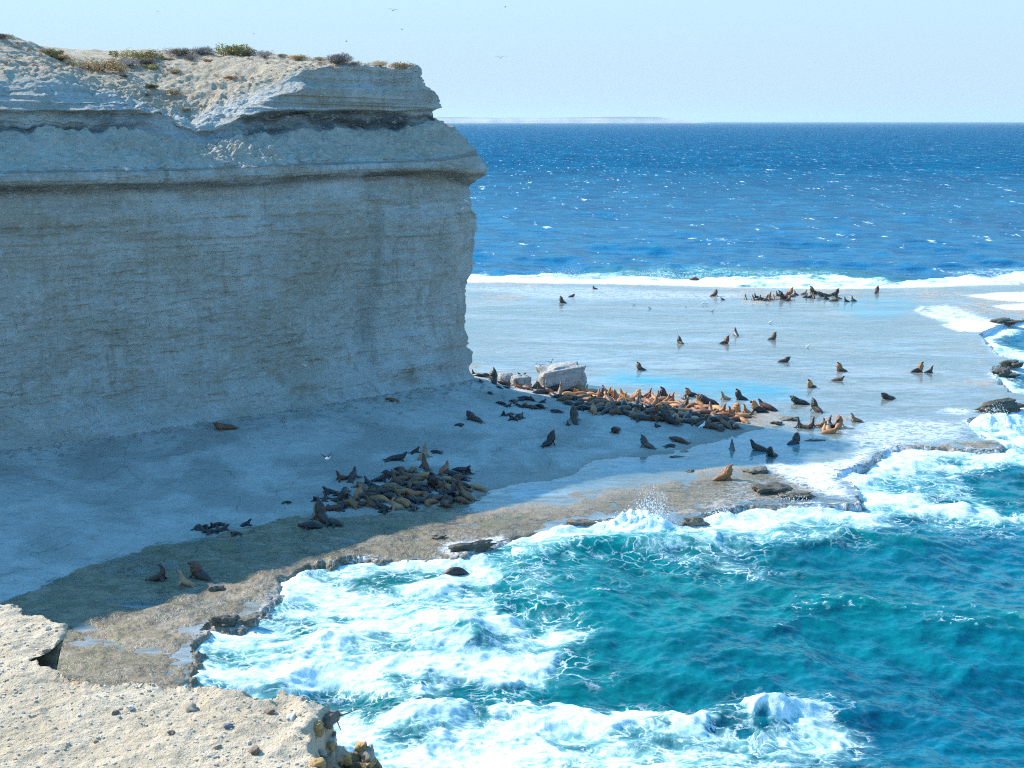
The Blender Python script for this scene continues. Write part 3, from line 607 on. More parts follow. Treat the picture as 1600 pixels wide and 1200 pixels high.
# ------------------------------------------------------------------ the headland
L_ul = [(-420, 330, 1.6), (0, 300, 1.6), (250, 296, 1.5), (400, 291, 1.4), (540, 278, 1.5), (680, 272, 1.7)]
ul = line(L_ul, (732, 292, 1.6))
def between(f, d, end):
    s = np.linspace(-60, SC, 40)
    zb = np.interp(s, base[:, 0], base[:, 2]); zu = np.interp(s, ul[:, 0], ul[:, 2])
    q, se = on_plane(*end); ze = q[2]; z = zb+(zu-zb)*f
    z = z+(ze-np.interp(se, s, z)); m = s < se-.5
    return np.vstack([np.stack([s[m], np.full(m.sum(), d), z[m]], 1), [[se, d, ze]]])
bury = base.copy(); bury[:, 2] -= 5; bury[:, 1] -= .3
LINES = [bury, base, between(.05, .5, (733, 576, .5)), between(.15, 1.7, (723, 545, 1.7)), between(.30, 2.0, (715, 500, 2.0)), between(.46, 1.7, (722, 450, 1.7)), between(.60, 1.2, (735, 405, 1.2)), between(.80, .8, (743, 350, .8)), between(.92, .8, (740, 318, .8)), ul,
    line([(-420, 326, .5), (0, 290, .5), (250, 287, .5), (400, 281, .5), (540, 270, .5), (680, 267, .5)], (752, 275, .1)),
    line([(-420, 318, .1), (0, 283, .1), (250, 279, .1), (400, 273, .1), (540, 265, .1), (680, 261, .1)], (760, 265, -.5)),
    line([(-420, 300, .3), (0, 270, .3), (270, 266, .3), (400, 261, .3), (520, 257, .3), (680, 251, .3)], (742, 240, .4)),
    line([(-420, 265, 3.0), (0, 245, 2.8), (270, 243, 2.8), (400, 236, 2.8), (520, 232, 2.8), (650, 226, 2.8)], (716, 214, 2.6)),
    line([(-420, 230, 5.6), (0, 208, 5.6), (200, 205, 5.6), (255, 214, 5.2), (300, 228, 4.6), (345, 226, 4.8), (400, 208, 5.0), (520, 204, 5.0), (640, 203, 4.8)], (690, 190, 4.8)),
    line([(-420, 225, 6.6), (0, 203, 6.5), (200, 200, 6.4), (255, 200, 6.2), (300, 222, 5.4), (345, 218, 5.6), (400, 201, 5.8), (520, 199, 5.8), (640, 198, 5.7)], (684, 188, 5.5)),
    line([(-420, 190, 6.6), (0, 176, 6.5), (225, 178, 6.6), (262, 192, 6.8), (298, 212, 6.4), (340, 210, 6.4), (375, 190, 6.2), (420, 178, 5.9), (520, 177, 5.9), (640, 178, 5.7)], (681, 175, 5.5)),
    line([(-420, 184, 6.1), (0, 171, 6.0), (220, 172, 6.4), (262, 188, 7.2), (296, 206, 7.0), (340, 203, 6.8), (375, 184, 6.4), (420, 172, 5.3), (520, 170, 5.2), (640, 171, 5.2)], (688, 168, 4.9)),
    line([(-420, 150, 8.6), (0, 148, 8.0), (150, 158, 7.8), (220, 168, 7.2), (262, 182, 8.4), (292, 197, 8.4), (338, 192, 8.0), (375, 172, 7.2), (425, 150, 6.4), (470, 140, 5.9), (520, 136, 5.6), (620, 136, 5.6)], (672, 138, 5.6)),
    line([(-420, 90, 9.5), (0, 127, 10), (100, 130, 9.6), (150, 141, 9.0), (200, 157, 8.4), (235, 168, 8.8), (258, 176, 9.6), (288, 187, 9.8), (330, 180, 9.6), (362, 164, 9.0), (405, 147, 8.6), (450, 126, 7.9), (485, 108, 6.6), (520, 104, 6.2), (600, 104, 6.2)], (656, 107, 6.2)),
    line([(-420, 55, 14), (0, 98, 15), (60, 103, 14.5), (110, 116, 14), (160, 138, 12.5), (200, 152, 12.5), (232, 163, 12.5), (255, 168, 12.8), (290, 168, 13), (335, 152, 13), (370, 138, 12.2), (410, 122, 11), (450, 107, 9.6), (520, 99, 7.8), (590, 101, 7.8)], (640, 105, 7.8)),
    line([(-420, 15, 23), (0, 57, 23), (30, 68, 22.5), (60, 82, 22), (100, 100, 21), (140, 118, 19), (170, 128, 18), (200, 128, 17.5), (240, 112, 23), (300, 96, 23), (350, 92, 21), (400, 92, 18), (460, 93, 14.5), (520, 96, 10.5), (570, 99, 10.5)], (622, 103.5, 10.5)),
    line([(-420, 0, 29), (-40, 48, 29), (20, 58, 29), (60, 72, 29), (110, 85, 28), (160, 92, 29), (200, 89, 30), (250, 84, 31), (300, 82, 31), (350, 81, 29), (400, 85, 26), (460, 89, 22), (520, 95, 17), (560, 98, 17)], (600, 103, 17)),
    line([(-420, 5, 45), (-60, 55, 45), (20, 72, 45), (100, 78, 44), (200, 84, 42), (300, 84, 40), (400, 89, 36)], (480, 100, 34))]
ROWS = [10, 24, 30, 40, 40, 36, 50, 28, 14, 10, 8, 16, 40, 44, 8, 34, 8, 44, 44, 44, 56, 50, 20]
# kinds along the profile: dark stratum, soil, rubble bench
K = len(LINES)
NF, NS = 900, 130
tside = np.concatenate([[0], np.geomspace(.12, 70, NS-1)])
def ring(L):
    s_end = L[-1, 0]; s = np.linspace(-60, s_end, NF)
    d = np.interp(s, L[:, 0], L[:, 1]); z = np.interp(s, L[:, 0], L[:, 2])
    ker = np.exp(-np.linspace(-2, 2, 23)**2); ker /= ker.sum()
    pz = np.pad(z, 11, mode='reflect', reflect_type='odd'); pd = np.pad(d, 11, mode='reflect', reflect_type='odd')
    z, d = np.convolve(pz, ker, 'valid'), np.convolve(pd, ker, 'valid')
    xy = A0[None]+s[:, None]*E+d[:, None]*NIN
    P = np.concatenate([xy, z[:, None]], 1)
    e = P[-1]; q = np.stack([e[0]+BACK[0]*tside[1:], e[1]+BACK[1]*tside[1:], np.full(NS-1, e[2])], 1)
    return np.vstack([P, q]), np.concatenate([s, s_end+tside[1:]])
rings = [ring(L) for L in LINES]
rows = []; KK = []; SSV = []
for k in range(K-1):
    n = ROWS[k]
    for i in range(n):
        f = i/n; a, b = rings[k], rings[k+1]
        rows.append(a[0]*(1-f)+b[0]*f); SSV.append(a[1]*(1-f)+b[1]*f); KK.append(k+f)
rows.append(rings[-1][0]); SSV.append(rings[-1][1]); KK.append(K-1)
CP = np.array(rows); CS = np.array(SSV); CK = (np.array(KK)[:, None]-1)*np.ones(CP.shape[1])[None]                    # profile index, 0 at the foot
x, y, z = CP[..., 0].copy(), CP[..., 1].copy(), CP[..., 2].copy()
dip = z+.02*CS                                                # strata dip gently
wall = ss(.2, 1.6, CK)*(1-ss(10.5, 11.5, CK)); upper = ss(15.5, 16.3, CK)*(1-ss(17.6, 18.4, CK)); bench = ss(10.8, 11.6, CK)*(1-ss(13.0, 13.6, CK)); slope = ss(17.8, 18.8, CK); darkz = ss(12.9, 13.3, CK)*(1-ss(15.4, 16, CK))
def strata(q, seed):
    a = noise2(q*1.1, CS*.02, seed)+.7*noise2(q*2.7, CS*.03, seed+3)+.5*noise2(q*6.3, CS*.05, seed+5)
    return a
st = strata(dip, 700)
stc = np.sign(st)*np.abs(st)**.6
out = wall*(.10*stc*(.25+.75*ss(4, 6.5, CK))*(.4+ss(-.3,.5,noise2(CS*.06, dip*.25, 790)))+.55*fbm3(x*.13, y*.13, z*.10, 4)+.20*fbm3(x*.6, y*.6, z*.45, 4)+.09*fbm3(x*1.9, y*1.9, z*2.2, 3)+.10*np.maximum(fbm3(x*.5, y*.5, z*3.0, 3)-.25, 0)*3)
ridged = 1-np.abs(fbm2(CS*.22, z*.05, 720, 3))
out += wall*.35*(ridged-.6)*(1-ss(6, 9, CK))
# buttress on the right of the wall
lowface = ss(1.0, 1.6, CK)*(1-ss(6.0, 7.0, CK))
out += lowface*(.9*ss(38.3+.06*z, 39.2+.06*z, CS)-.7*np.exp(-((CS-37.8-.06*z)/1.5)**2)*ss(5, 9, z))
out -= lowface*.5*np.exp(-((CS-12)/2.2)**2)*ss(2, 6, z)
out += upper*(.30*stc+.35*fbm3(x*.3, y*.3, z*.2, 4)+.14*fbm3(x*1.2, y*1.2, z*.6, 3))
out += darkz*(.28*stc+.22*fbm3(x*.5, y*.5, z*1.6, 4)-.15)
clod = fbm3(x*.9, y*.9, z*.9, 5, .6)+.45*np.maximum(fbm3(x*2.6, y*2.6, z*2.6, 3), 0)
gul = np.exp(-((CS-17-(14-CK)*3.5)/9)**2)
up = bench*((.18+.22*gul)*clod+.16*np.maximum(fbm3(x*.35, y*.35, z*.35, 3), 0))+slope*(.16*clod+.30*fbm3(x*.13, y*.13, 0*z, 4)+.10*stc)
up += (CK > 11)*(CK < 13)*.35*np.maximum(noise2(dip*3.0, CS*.05, 740), 0)*ss(40, 52, CS)
out += (CK > 8.6)*(CK < 13.5)*(.45*fbm2(CS*.16, z*.05, 745, 4)+.22*np.abs(fbm2(CS*.7, z*.3, 747, 4)))*ss(8.6, 9.3, CK)*(1-ss(12.6, 13.4, CK))
out -= wall*.30*np.maximum(np.abs(fbm2(CS*.35+.3*noise2(CS, z, 7), z*.16, 755, 4))*-1+.10, 0)*6*.35
out += upper*(.5*fbm2(CS*.22, z*.12, 749, 4))
up += ss(12, 13, CK)*(1-ss(14.8, 15.6, CK))*(.14*fbm2(CS*.3, z*0, 751, 3)+.16*fbm2(CS*1.1, z*.2, 753, 4))
up += np.exp(-((CS-21)/8)**2)*ss(15.3, 16.2, CK)*(1-ss(19, 20, CK))*(.24*clod+.25*fbm3(x*.5, y*.5, z*.5, 3))
up += ss(16.5, 17.6, CK)*(1-ss(18.6, 19.4, CK))*(.16*fbm2(CS*.9, z*0, 757, 4)+.12*clod)
up += bench*(.30*np.maximum(fbm3(x*1.4, y*1.4, z*1.4, 3)-.12, 0)+.22*fbm3(x*.25, y*.25, z*.25, 3))
face_n = -NIN; side_n = np.array([.527, .85])
w = ss(SC-9, SC+3, CS)[..., None]
nrm = (1-w)*face_n+w*side_n; nrm /= np.linalg.norm(nrm, axis=-1, keepdims=True)
lipn = (np.abs(CK-10) < 1.2)*.22*fbm2(CS*1.1, z*0+3, 760, 4)
out = out+lipn
silh = .25*fbm2(z*1.5, z*0+1, 777, 4)*np.exp(-((CS-SC+(CK > 11)*5)/4)**2)
out = out+silh
CP[..., 0] += out*nrm[..., 0]; CP[..., 1] += out*nrm[..., 1]; CP[..., 2] += up
dk = np.clip(darkz*(.62+.55*noise2(dip*2.2, CS*.12, 800)+.4*fbm2(CS*.35, z*.8, 801, 3)), 0, 1)*(1-.7*np.exp(-((CS-21)/4)**2))
dk = np.maximum(dk, .75*ss(7.7, 8.1, CK)*(1-ss(8.9, 9.6, CK))*(.7+.5*noise2(CS*.3, dip*2, 805)))  # undercut below the lip darkened, its recess shade put into the colour
dk = np.maximum(dk, .5*(np.abs(CK-11.0) < .12))
rust = np.clip(ss(15.8, 16.2, CK)*(1-ss(16.9, 17.3, CK))*.5*(noise2(CS*.12, dip*1.2, 810)+.4)+.6*np.exp(-((CK-7.7)/.35)**2)*(noise2(CS*.25, dip, 812)+.35)+.55*np.exp(-((CK-8.9)/.2)**2), 0, 1)
cliff = link('rock', grid('cliff_rock', CP, dict(low=1-ss(4.5, 6.5, CK), dark=np.clip(dk, 0, 1), rust=rust, soil=np.clip(slope+bench*.55, 0, 1)), flip=False), mat_cliff())
cliff.name = 'headland_cliff'; tag(cliff, kind='structure')
def cliff_hit(px, py):
    """nearest point of the headland seen at a pixel"""
    dx, dy, dz = CP[..., 0], CP[..., 1], CP[..., 2]-CAM_H
    fw = dy*cp-dz*sp; u = 800+FPX*dx/fw; v = 600-FPX*(dy*sp+dz*cp)/fw
    e = (u-px)**2+(v-py)**2+np.where(CK > 20.6, 1e4, 0)
    m = e < max(e.min()*1.0+6, 6); i = np.argmin(np.where(m, fw, 1e9))
    return Vector(CP.reshape(-1, 3)[i])

# far coast across the bay
def far_coast():
    n = 260; xs = np.linspace(-9000, 3100, n); Y = 25000.
    h = 125+14*fbm2(xs*.0011, 0*xs, 900, 4); h = h*ss(3000, 1900, xs)+(-20)*(1-ss(3000, 1900, xs))
    h += 22*np.exp(-((xs-1500)/500)**2)
    P = np.zeros((5, n, 3))
    for i, (dy, k) in enumerate([(0, -.2), (60, .12), (150, .72), (400, 1.0), (2500, .98)]):
        P[i, :, 0] = xs*1.43; P[i, :, 1] = Y+dy+60*fbm2(xs*.003, 0*xs, 910, 3); P[i, :, 2] = .85*h*k if k > 0 else -12
    t = NT('distant_pale_cliff'); p = t.pos()
    c = t.mix(t.ramp(t.noise(t.scaled(p, (.001, .001, .02)), 1, 4), .35, .65), (.5, .42, .34), (.38, .33, .27))
    z = t.n('SeparateXYZ', ins={0: p}).outputs[2]
    c = t.mix(t.ramp(z, 75, 110), c, (.16, .15, .10))
    return link('distant_coast', grid('distant_coast', P), t.done(t.principled(c, .9)))
tag(far_coast(), kind='structure')
# ------------------------------------------------------------------ sandy ledge at the photographer's feet
ZL = 26.0
LEDGE_PX = [(-300, 925), (-80, 940), (0, 946), (22, 948), (35, 960), (70, 964), (90, 972), (106, 971), (104, 988), (84, 1006), (60, 1018), (32, 1034), (30, 1042), (70, 1050), (110, 1062), (165, 1076), (200, 1070), (250, 1080), (330, 1071), (400, 1077), (440, 1072), (500, 1088), (522, 1097), (508, 1108), (497, 1122), (484, 1142), (490, 1160), (486, 1180), (500, 1200), (520, 1300), (560, 1500)]
LP = np.vstack([poly(LEDGE_PX, ZL), [[-.2, 4.4], [1.2, 3.0], [1.5, -2], [-14, -2], [-14, 10.4]]])
def ledge():
    xs = np.concatenate([np.arange(-13, -5.2, .08), np.arange(-5.2, 1.5, .017)]); ys = np.concatenate([np.arange(0, 5.6, .08), np.arange(5.6, 10.9, .017)])
    X, Y = np.meshgrid(xs, ys, indexing='xy')
    jag = .10*fbm2(X*2.2, Y*2.2, 30, 4)+.03*fbm2(X*11, Y*11, 34, 3)
    d, qx, qy = sdf(X, Y, LP, True); dj = d+jag
    Z = ZL+.035*fbm2(X*.7, Y*.7, 50, 2)+.014*fbm2(X*4, Y*4, 52, 4)+.009*fbm2(X*18, Y*18, 58, 3)
    Z += .05*ss(.5, .0, dj)*ss(-.05, .1, dj)*(fbm2(X*3, Y*3, 61, 2))
    Z += np.maximum(5.4-Y, 0)*.42
    t = np.maximum(-dj, 0); slopy = ss(-1.75, -1.45, X)*ss(8.75, 8.55, Y)
    under = np.minimum(1.3*ss(.0, .45, t), 1.3)
    L = np.hypot(X-qx, Y-qy)+1e-6; sg = np.where(d > 0, -1, 1); ux, uy = sg*(qx-X)/L, sg*(qy-Y)/L; near = ss(.0, .05, L); ux = ux*near; uy = uy*near
    tt = t*(1-slopy)
    Xn = X+(1-slopy)*ux*(tt+.10*ss(0, .05, t)+2.6*ss(.02, .5, t)); Yn = Y+(1-slopy)*uy*(tt+.10*ss(0, .05, t)+2.6*ss(.02, .5, t))
    Xn = np.where(t > 0, Xn, X); Yn = np.where(t > 0, Yn, Y)
    drop = (1-slopy)*(1.1*t+7*np.maximum(t-.45, 0))+slopy*(1.55*t+.25*ss(0, .06, t)+6*np.maximum(t-1.2, 0))
    Z = Z-drop
    r = ss(.02, .22, t)*(.10+.06*slopy)
    Xn += r*fbm3(X*3, Y*3, Z*3, 4); Yn += r*fbm3(X*3+9, Y*3, Z*3, 4); Z += slopy*(t > 0)*.13*fbm3(X*4, Y*4, Z*2, 4)
    P = np.stack([Xn, Yn, Z], -1)
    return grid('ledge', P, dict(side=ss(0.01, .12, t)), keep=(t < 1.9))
ledge_o = link('near_cliff_ledge', ledge(), mat_ledge()); tag(ledge_o, kind='structure')



# ------------------------------------------------------------------ sea lions
M = dict(
    black=mat_fur('wet_black_fur', (.018, .015, .015), (.035, .026, .022), .35),
    dark=mat_fur('dark_brown_fur', (.038, .024, .018), (.065, .038, .025), .45),
    brown=mat_fur('brown_fur', (.16, .072, .032), (.10, .047, .024)),
    rust=mat_fur('rusty_fur', (.33, .12, .045), (.22, .08, .032)),
    gold=mat_fur('golden_fur', (.50, .215, .075), (.36, .14, .045)),
    tan=mat_fur('tan_fur', (.34, .19, .10), (.24, .13, .07)),
    grey=mat_fur('grey_brown_fur', (.10, .085, .07), (.065, .052, .045), .4))
def loft(bm, pts, seg=14, flat=None):
    """closed tube through pts = (x, y, z, half width, half height)"""
    P = [Vector(p[:3]) for p in pts]; rings_ = []
    for i, p in enumerate(pts):
        t_ = (P[min(i+1, len(P)-1)]-P[max(i-1, 0)]).normalized()
        side = Vector((0, 1, 0))
        side = (side-t_*side.dot(t_))
        side = side.normalized() if side.length > .2 else Vector((1, 0, 0)).cross(t_).normalized()
        if flat: side = (Vector(flat)-t_*Vector(flat).dot(t_)).normalized()
        up = t_.cross(side)*-1
        rings_.append([bm.verts.new(P[i]+side*math.cos(2*math.pi*k/seg)*p[3]+up*math.sin(2*math.pi*k/seg)*p[4]) for k in range(seg)])
    for a_, b_ in zip(rings_[:-1], rings_[1:]):
        for k in range(seg): bm.faces.new([a_[k], a_[(k+1) % seg], b_[(k+1) % seg], b_[k]])
    bm.faces.new(rings_[0][::-1]); bm.faces.new(rings_[-1])
def dense(pts, n=4):
    out = []; P = [np.array(p, float) for p in pts]
    for i in range(len(P)-1):
        p0, p1, p2, p3 = P[max(i-1, 0)], P[i], P[i+1], P[min(i+2, len(P)-1)]
        for k in range(n):
            u = k/n; out.append(tuple(.5*((2*p1)+(-p0+p2)*u+(2*p0-5*p1+4*p2-p3)*u*u+(-p0+3*p1-3*p2+p3)*u**3)))
    out.append(tuple(P[-1])); return out
def fuse(name, parts, voxel=.035, noise=0.0, smooth=3):
    """several closed lofts become one continuous skin"""
    bm = bmesh.new()
    for pts, flat in parts: loft(bm, dense(pts), flat=flat)
    bmesh.ops.recalc_face_normals(bm, faces=bm.faces)
    me = bpy.data.meshes.new('tmp'); bm.to_mesh(me); bm.free()
    o = bpy.data.objects.new('tmp', me); COL.objects.link(o)
    r = o.modifiers.new('r', 'REMESH'); r.mode = 'VOXEL'; r.voxel_size = voxel
    s = o.modifiers.new('s', 'SMOOTH'); s.iterations = smooth; s.factor = .5
    dg = bpy.context.evaluated_depsgraph_get(); dg.update()
    out = bpy.data.meshes.new_from_object(o.evaluated_get(dg)); out.name = name
    bpy.data.objects.remove(o); bpy.data.meshes.remove(me)
    n = len(out.vertices); co = np.empty(n*3, np.float32); out.vertices.foreach_get('co', co); co = co.reshape(-1, 3)
    if noise:
        k = noise*fbm3(co[:, 0]*7, co[:, 1]*7, co[:, 2]*4, 3)
        c = co.mean(0); dv = co-c; dv /= np.linalg.norm(dv, axis=1, keepdims=True)+1e-6; co = co+dv*k[:, None]
        out.vertices.foreach_set('co', co.astype(np.float32).ravel())
    out.polygons.foreach_set('use_smooth', np.ones(len(out.polygons), bool))
    out.materials.append(M['brown']); return out
def flippers(sx, sy, sz, fx, fy, spread=1.0, hx=-1.1, hz=.12, hs=1.0):
    out = []
    for s in (-1, 1):
        out.append(([(sx, s*sy*.6, sz, .13, .09), (sx+(fx-sx)*.5, s*(sy+(fy-sy)*.5), sz*.5, .13, .06), (fx, s*fy, .06, .14, .035), (fx+.10, s*(fy+.22*spread), .035, .10, .025), (fx+.04, s*(fy+.36*spread), .03, .04, .02)], (1, 0, 0)))
        out.append(([(hx+.25, s*.08, hz+.02, .11, .08), (hx-.05, s*.16, hz*.7, .10, .045), (hx-.28*hs, s*.27, .04, .12, .028), (hx-.42*hs, s*.32, .03, .08, .02)], (0, 1, 0)))
    return out
PB = {}
def proto(k, spine, fl, mane=None, voxel=.035, extra=()):
    b_ = fuse('sea_lion_body_'+k, [(spine, None)]+fl+list(extra), voxel)
    m_ = fuse('mane_'+k, [(mane, None)], voxel, .05, 1) if mane else None
    PB[k] = (b_, m_)
# bull sitting up, nose in the air
proto('bull', [(-1.30, 0, .13, .07, .07), (-1.1, 0, .20, .20, .17), (-.7, 0, .32, .34, .31), (-.2, 0, .42, .42, .41), (.25, 0, .62, .45, .45), (.48, 0, .98, .38, .40), (.56, 0, 1.34, .27, .30), (.64, 0, 1.58, .18, .20), (.80, 0, 1.74, .13, .12), (.92, 0, 1.83, .075, .07)],
      flippers(.42, .40, .55, .62, .50), [(.02, 0, .62, .40, .36), (.30, 0, .78, .50, .50), (.46, 0, 1.08, .44, .47), (.52, 0, 1.38, .33, .37), (.56, 0, 1.60, .22, .24), (.60, 0, 1.70, .10, .10)])
# bull sitting, head level and turned
proto('bull_level', [(-1.35, 0, .12, .07, .07), (-1.1, 0, .20, .20, .17), (-.7, 0, .33, .35, .32), (-.2, 0, .42, .43, .41), (.28, .02, .66, .44, .44), (.46, .06, 1.02, .36, .38), (.52, .12, 1.30, .27, .28), (.66, .20, 1.44, .19, .19), (.86, .28, 1.44, .13, .12), (.98, .33, 1.42, .08, .08)],
      flippers(.42, .40, .55, .65, .48), [(.02, 0, .64, .40, .36), (.30, .02, .80, .50, .49), (.44, .05, 1.08, .43, .44), (.50, .12, 1.34, .34, .34), (.60, .17, 1.46, .24, .24), (.68, .2, 1.48, .10, .10)])
# bull lying with the head raised
proto('bull_low', [(-1.5, 0, .12, .07, .06), (-1.2, .05, .22, .24, .18), (-.7, .08, .34, .40, .32), (-.1, .04, .40, .46, .38), (.45, 0, .46, .46, .42), (.85, -.03, .66, .38, .38), (1.10, -.06, .88, .26, .27), (1.30, -.10, 1.0, .17, .16), (1.48, -.14, 1.05, .10, .09)],
      flippers(.55, .42, .36, .72, .62, 1.0, -1.25), [(.2, 0, .50, .44, .36), (.55, 0, .56, .50, .46), (.9, -.03, .74, .43, .42), (1.08, -.06, .92, .31, .31), (1.2, -.08, 1.0, .14, .14)])
# female sitting, slender neck
proto('cow', [(-.95, 0, .10, .05, .05), (-.75, 0, .16, .15, .12), (-.4, 0, .24, .25, .23), (.0, 0, .36, .27, .28), (.22, 0, .60, .21, .23), (.30, 0, .86, .15, .16), (.35, 0, 1.04, .12, .12), (.46, 0, 1.16, .09, .085), (.56, 0, 1.23, .05, .045)],
      flippers(.22, .24, .36, .38, .34, .9, -.78, .1, .8), voxel=.028)
proto('cow_arch', [(-.85, 0, .30, .05, .04), (-.72, 0, .20, .13, .10), (-.4, 0, .22, .24, .22), (.0, 0, .30, .26, .26), (.28, 0, .52, .20, .22), (.36, .02, .80, .14, .15), (.30, .04, 1.00, .11, .12), (.20, .07, 1.12, .085, .08), (.10, .1, 1.17, .05, .045)],
      flippers(.25, .24, .32, .40, .36, .9, -.70, .14, .7), voxel=.028)
# female lying
proto('lying', [(-1.0, .04, .08, .05, .05), (-.8, .05, .14, .15, .11), (-.4, .05, .23, .27, .21), (.05, 0, .27, .31, .25), (.45, -.04, .25, .25, .22), (.72, -.07, .22, .16, .15), (.90, -.10, .21, .11, .10), (1.04, -.13, .18, .055, .05)],
      flippers(.35, .26, .18, .30, .42, .9, -.8, .08, .8), voxel=.03)
proto('lying_curl', [(-.85, .32, .08, .05, .05), (-.7, .22, .14, .15, .11), (-.38, .06, .23, .27, .22), (.05, -.02, .29, .31, .27), (.42, .08, .27, .24, .22), (.62, .26, .24, .16, .16), (.66, .45, .24, .11, .11), (.62, .60, .20, .055, .05)],
      flippers(.30, .26, .18, .32, .40, .8, -.7, .08, .6), voxel=.03)
proto('lying_up', [(-.95, .04, .08, .05, .05), (-.78, .05, .14, .15, .11), (-.4, .05, .23, .27, .21), (.05, 0, .29, .30, .26), (.40, -.03, .36, .24, .25), (.60, -.05, .56, .15, .16), (.72, -.05, .72, .11, .11), (.86, -.05, .78, .06, .055)],
      flippers(.35, .26, .22, .40, .42, .9, -.8, .08, .8), voxel=.03)
# pups
proto('pup', [(-.5, 0, .07, .04, .04), (-.38, 0, .12, .11, .09), (-.1, 0, .18, .17, .15), (.15, 0, .24, .15, .15), (.27, 0, .36, .10, .11), (.36, 0, .44, .09, .09), (.46, 0, .45, .045, .045)],
      flippers(.14, .15, .14, .2, .24, .45, -.42, .07, .4), voxel=.022)
proto('pup_lying', [(-.5, .03, .06, .04, .04), (-.38, .03, .10, .11, .08), (-.1, .02, .15, .17, .14), (.18, 0, .15, .14, .13), (.34, -.03, .14, .10, .10), (.46, -.05, .12, .05, .05)],
      flippers(.14, .15, .1, .12, .26, .45, -.42, .06, .4), voxel=.022)
proto('swimmer', [(-1.1, 0, -.25, .08, .08), (-.8, 0, .0, .22, .18), (-.3, 0, .26, .34, .30), (.2, 0, .30, .36, .32), (.6, 0, .16, .30, .28), (.9, 0, .02, .20, .20), (1.1, 0, -.06, .12, .12)], [], voxel=.035)
HERD = []
def lion(px, py, k, head, s, col, label, group=None, dz=0.0, manecol=None):
    loc = hit(px, py-3); loc.z += .12 if k == 'swimmer' else 0; s = s*(.82 if k.startswith('bull') else .86 if k.startswith('cow') else 1)
    if group is None or k.startswith('bull') or True: pass
    b_, m_ = PB[k]
    pup = k.startswith('pup')
    o = bpy.data.objects.new('sea_lion_pup' if pup else 'sea_lion_bull' if k.startswith('bull') else 'sea_lion', b_); COL.objects.link(o)
    o.location = (loc.x, loc.y, loc.z-.03+dz); o.rotation_euler = (R(random.uniform(-5, 5)), R(random.uniform(-6, 5)), R(head)); o.scale = (s*random.uniform(.93, 1.07), s*random.uniform(.88, 1.12), s*random.uniform(.9, 1.08))
    o.material_slots[0].link = 'OBJECT'; o.material_slots[0].material = M[col]
    tag(o, label, 'sea lion pup' if pup else 'sea lion', group)
    if m_:
        c = bpy.data.objects.new('mane', m_); COL.objects.link(c); c.parent = o
        c.material_slots[0].link = 'OBJECT'; c.material_slots[0].material = M[manecol or {'gold': 'gold', 'dark': 'dark', 'black': 'dark', 'brown': 'brown', 'rust': 'rust'}.get(col, 'brown')]
    HERD.append((px, py)); return o
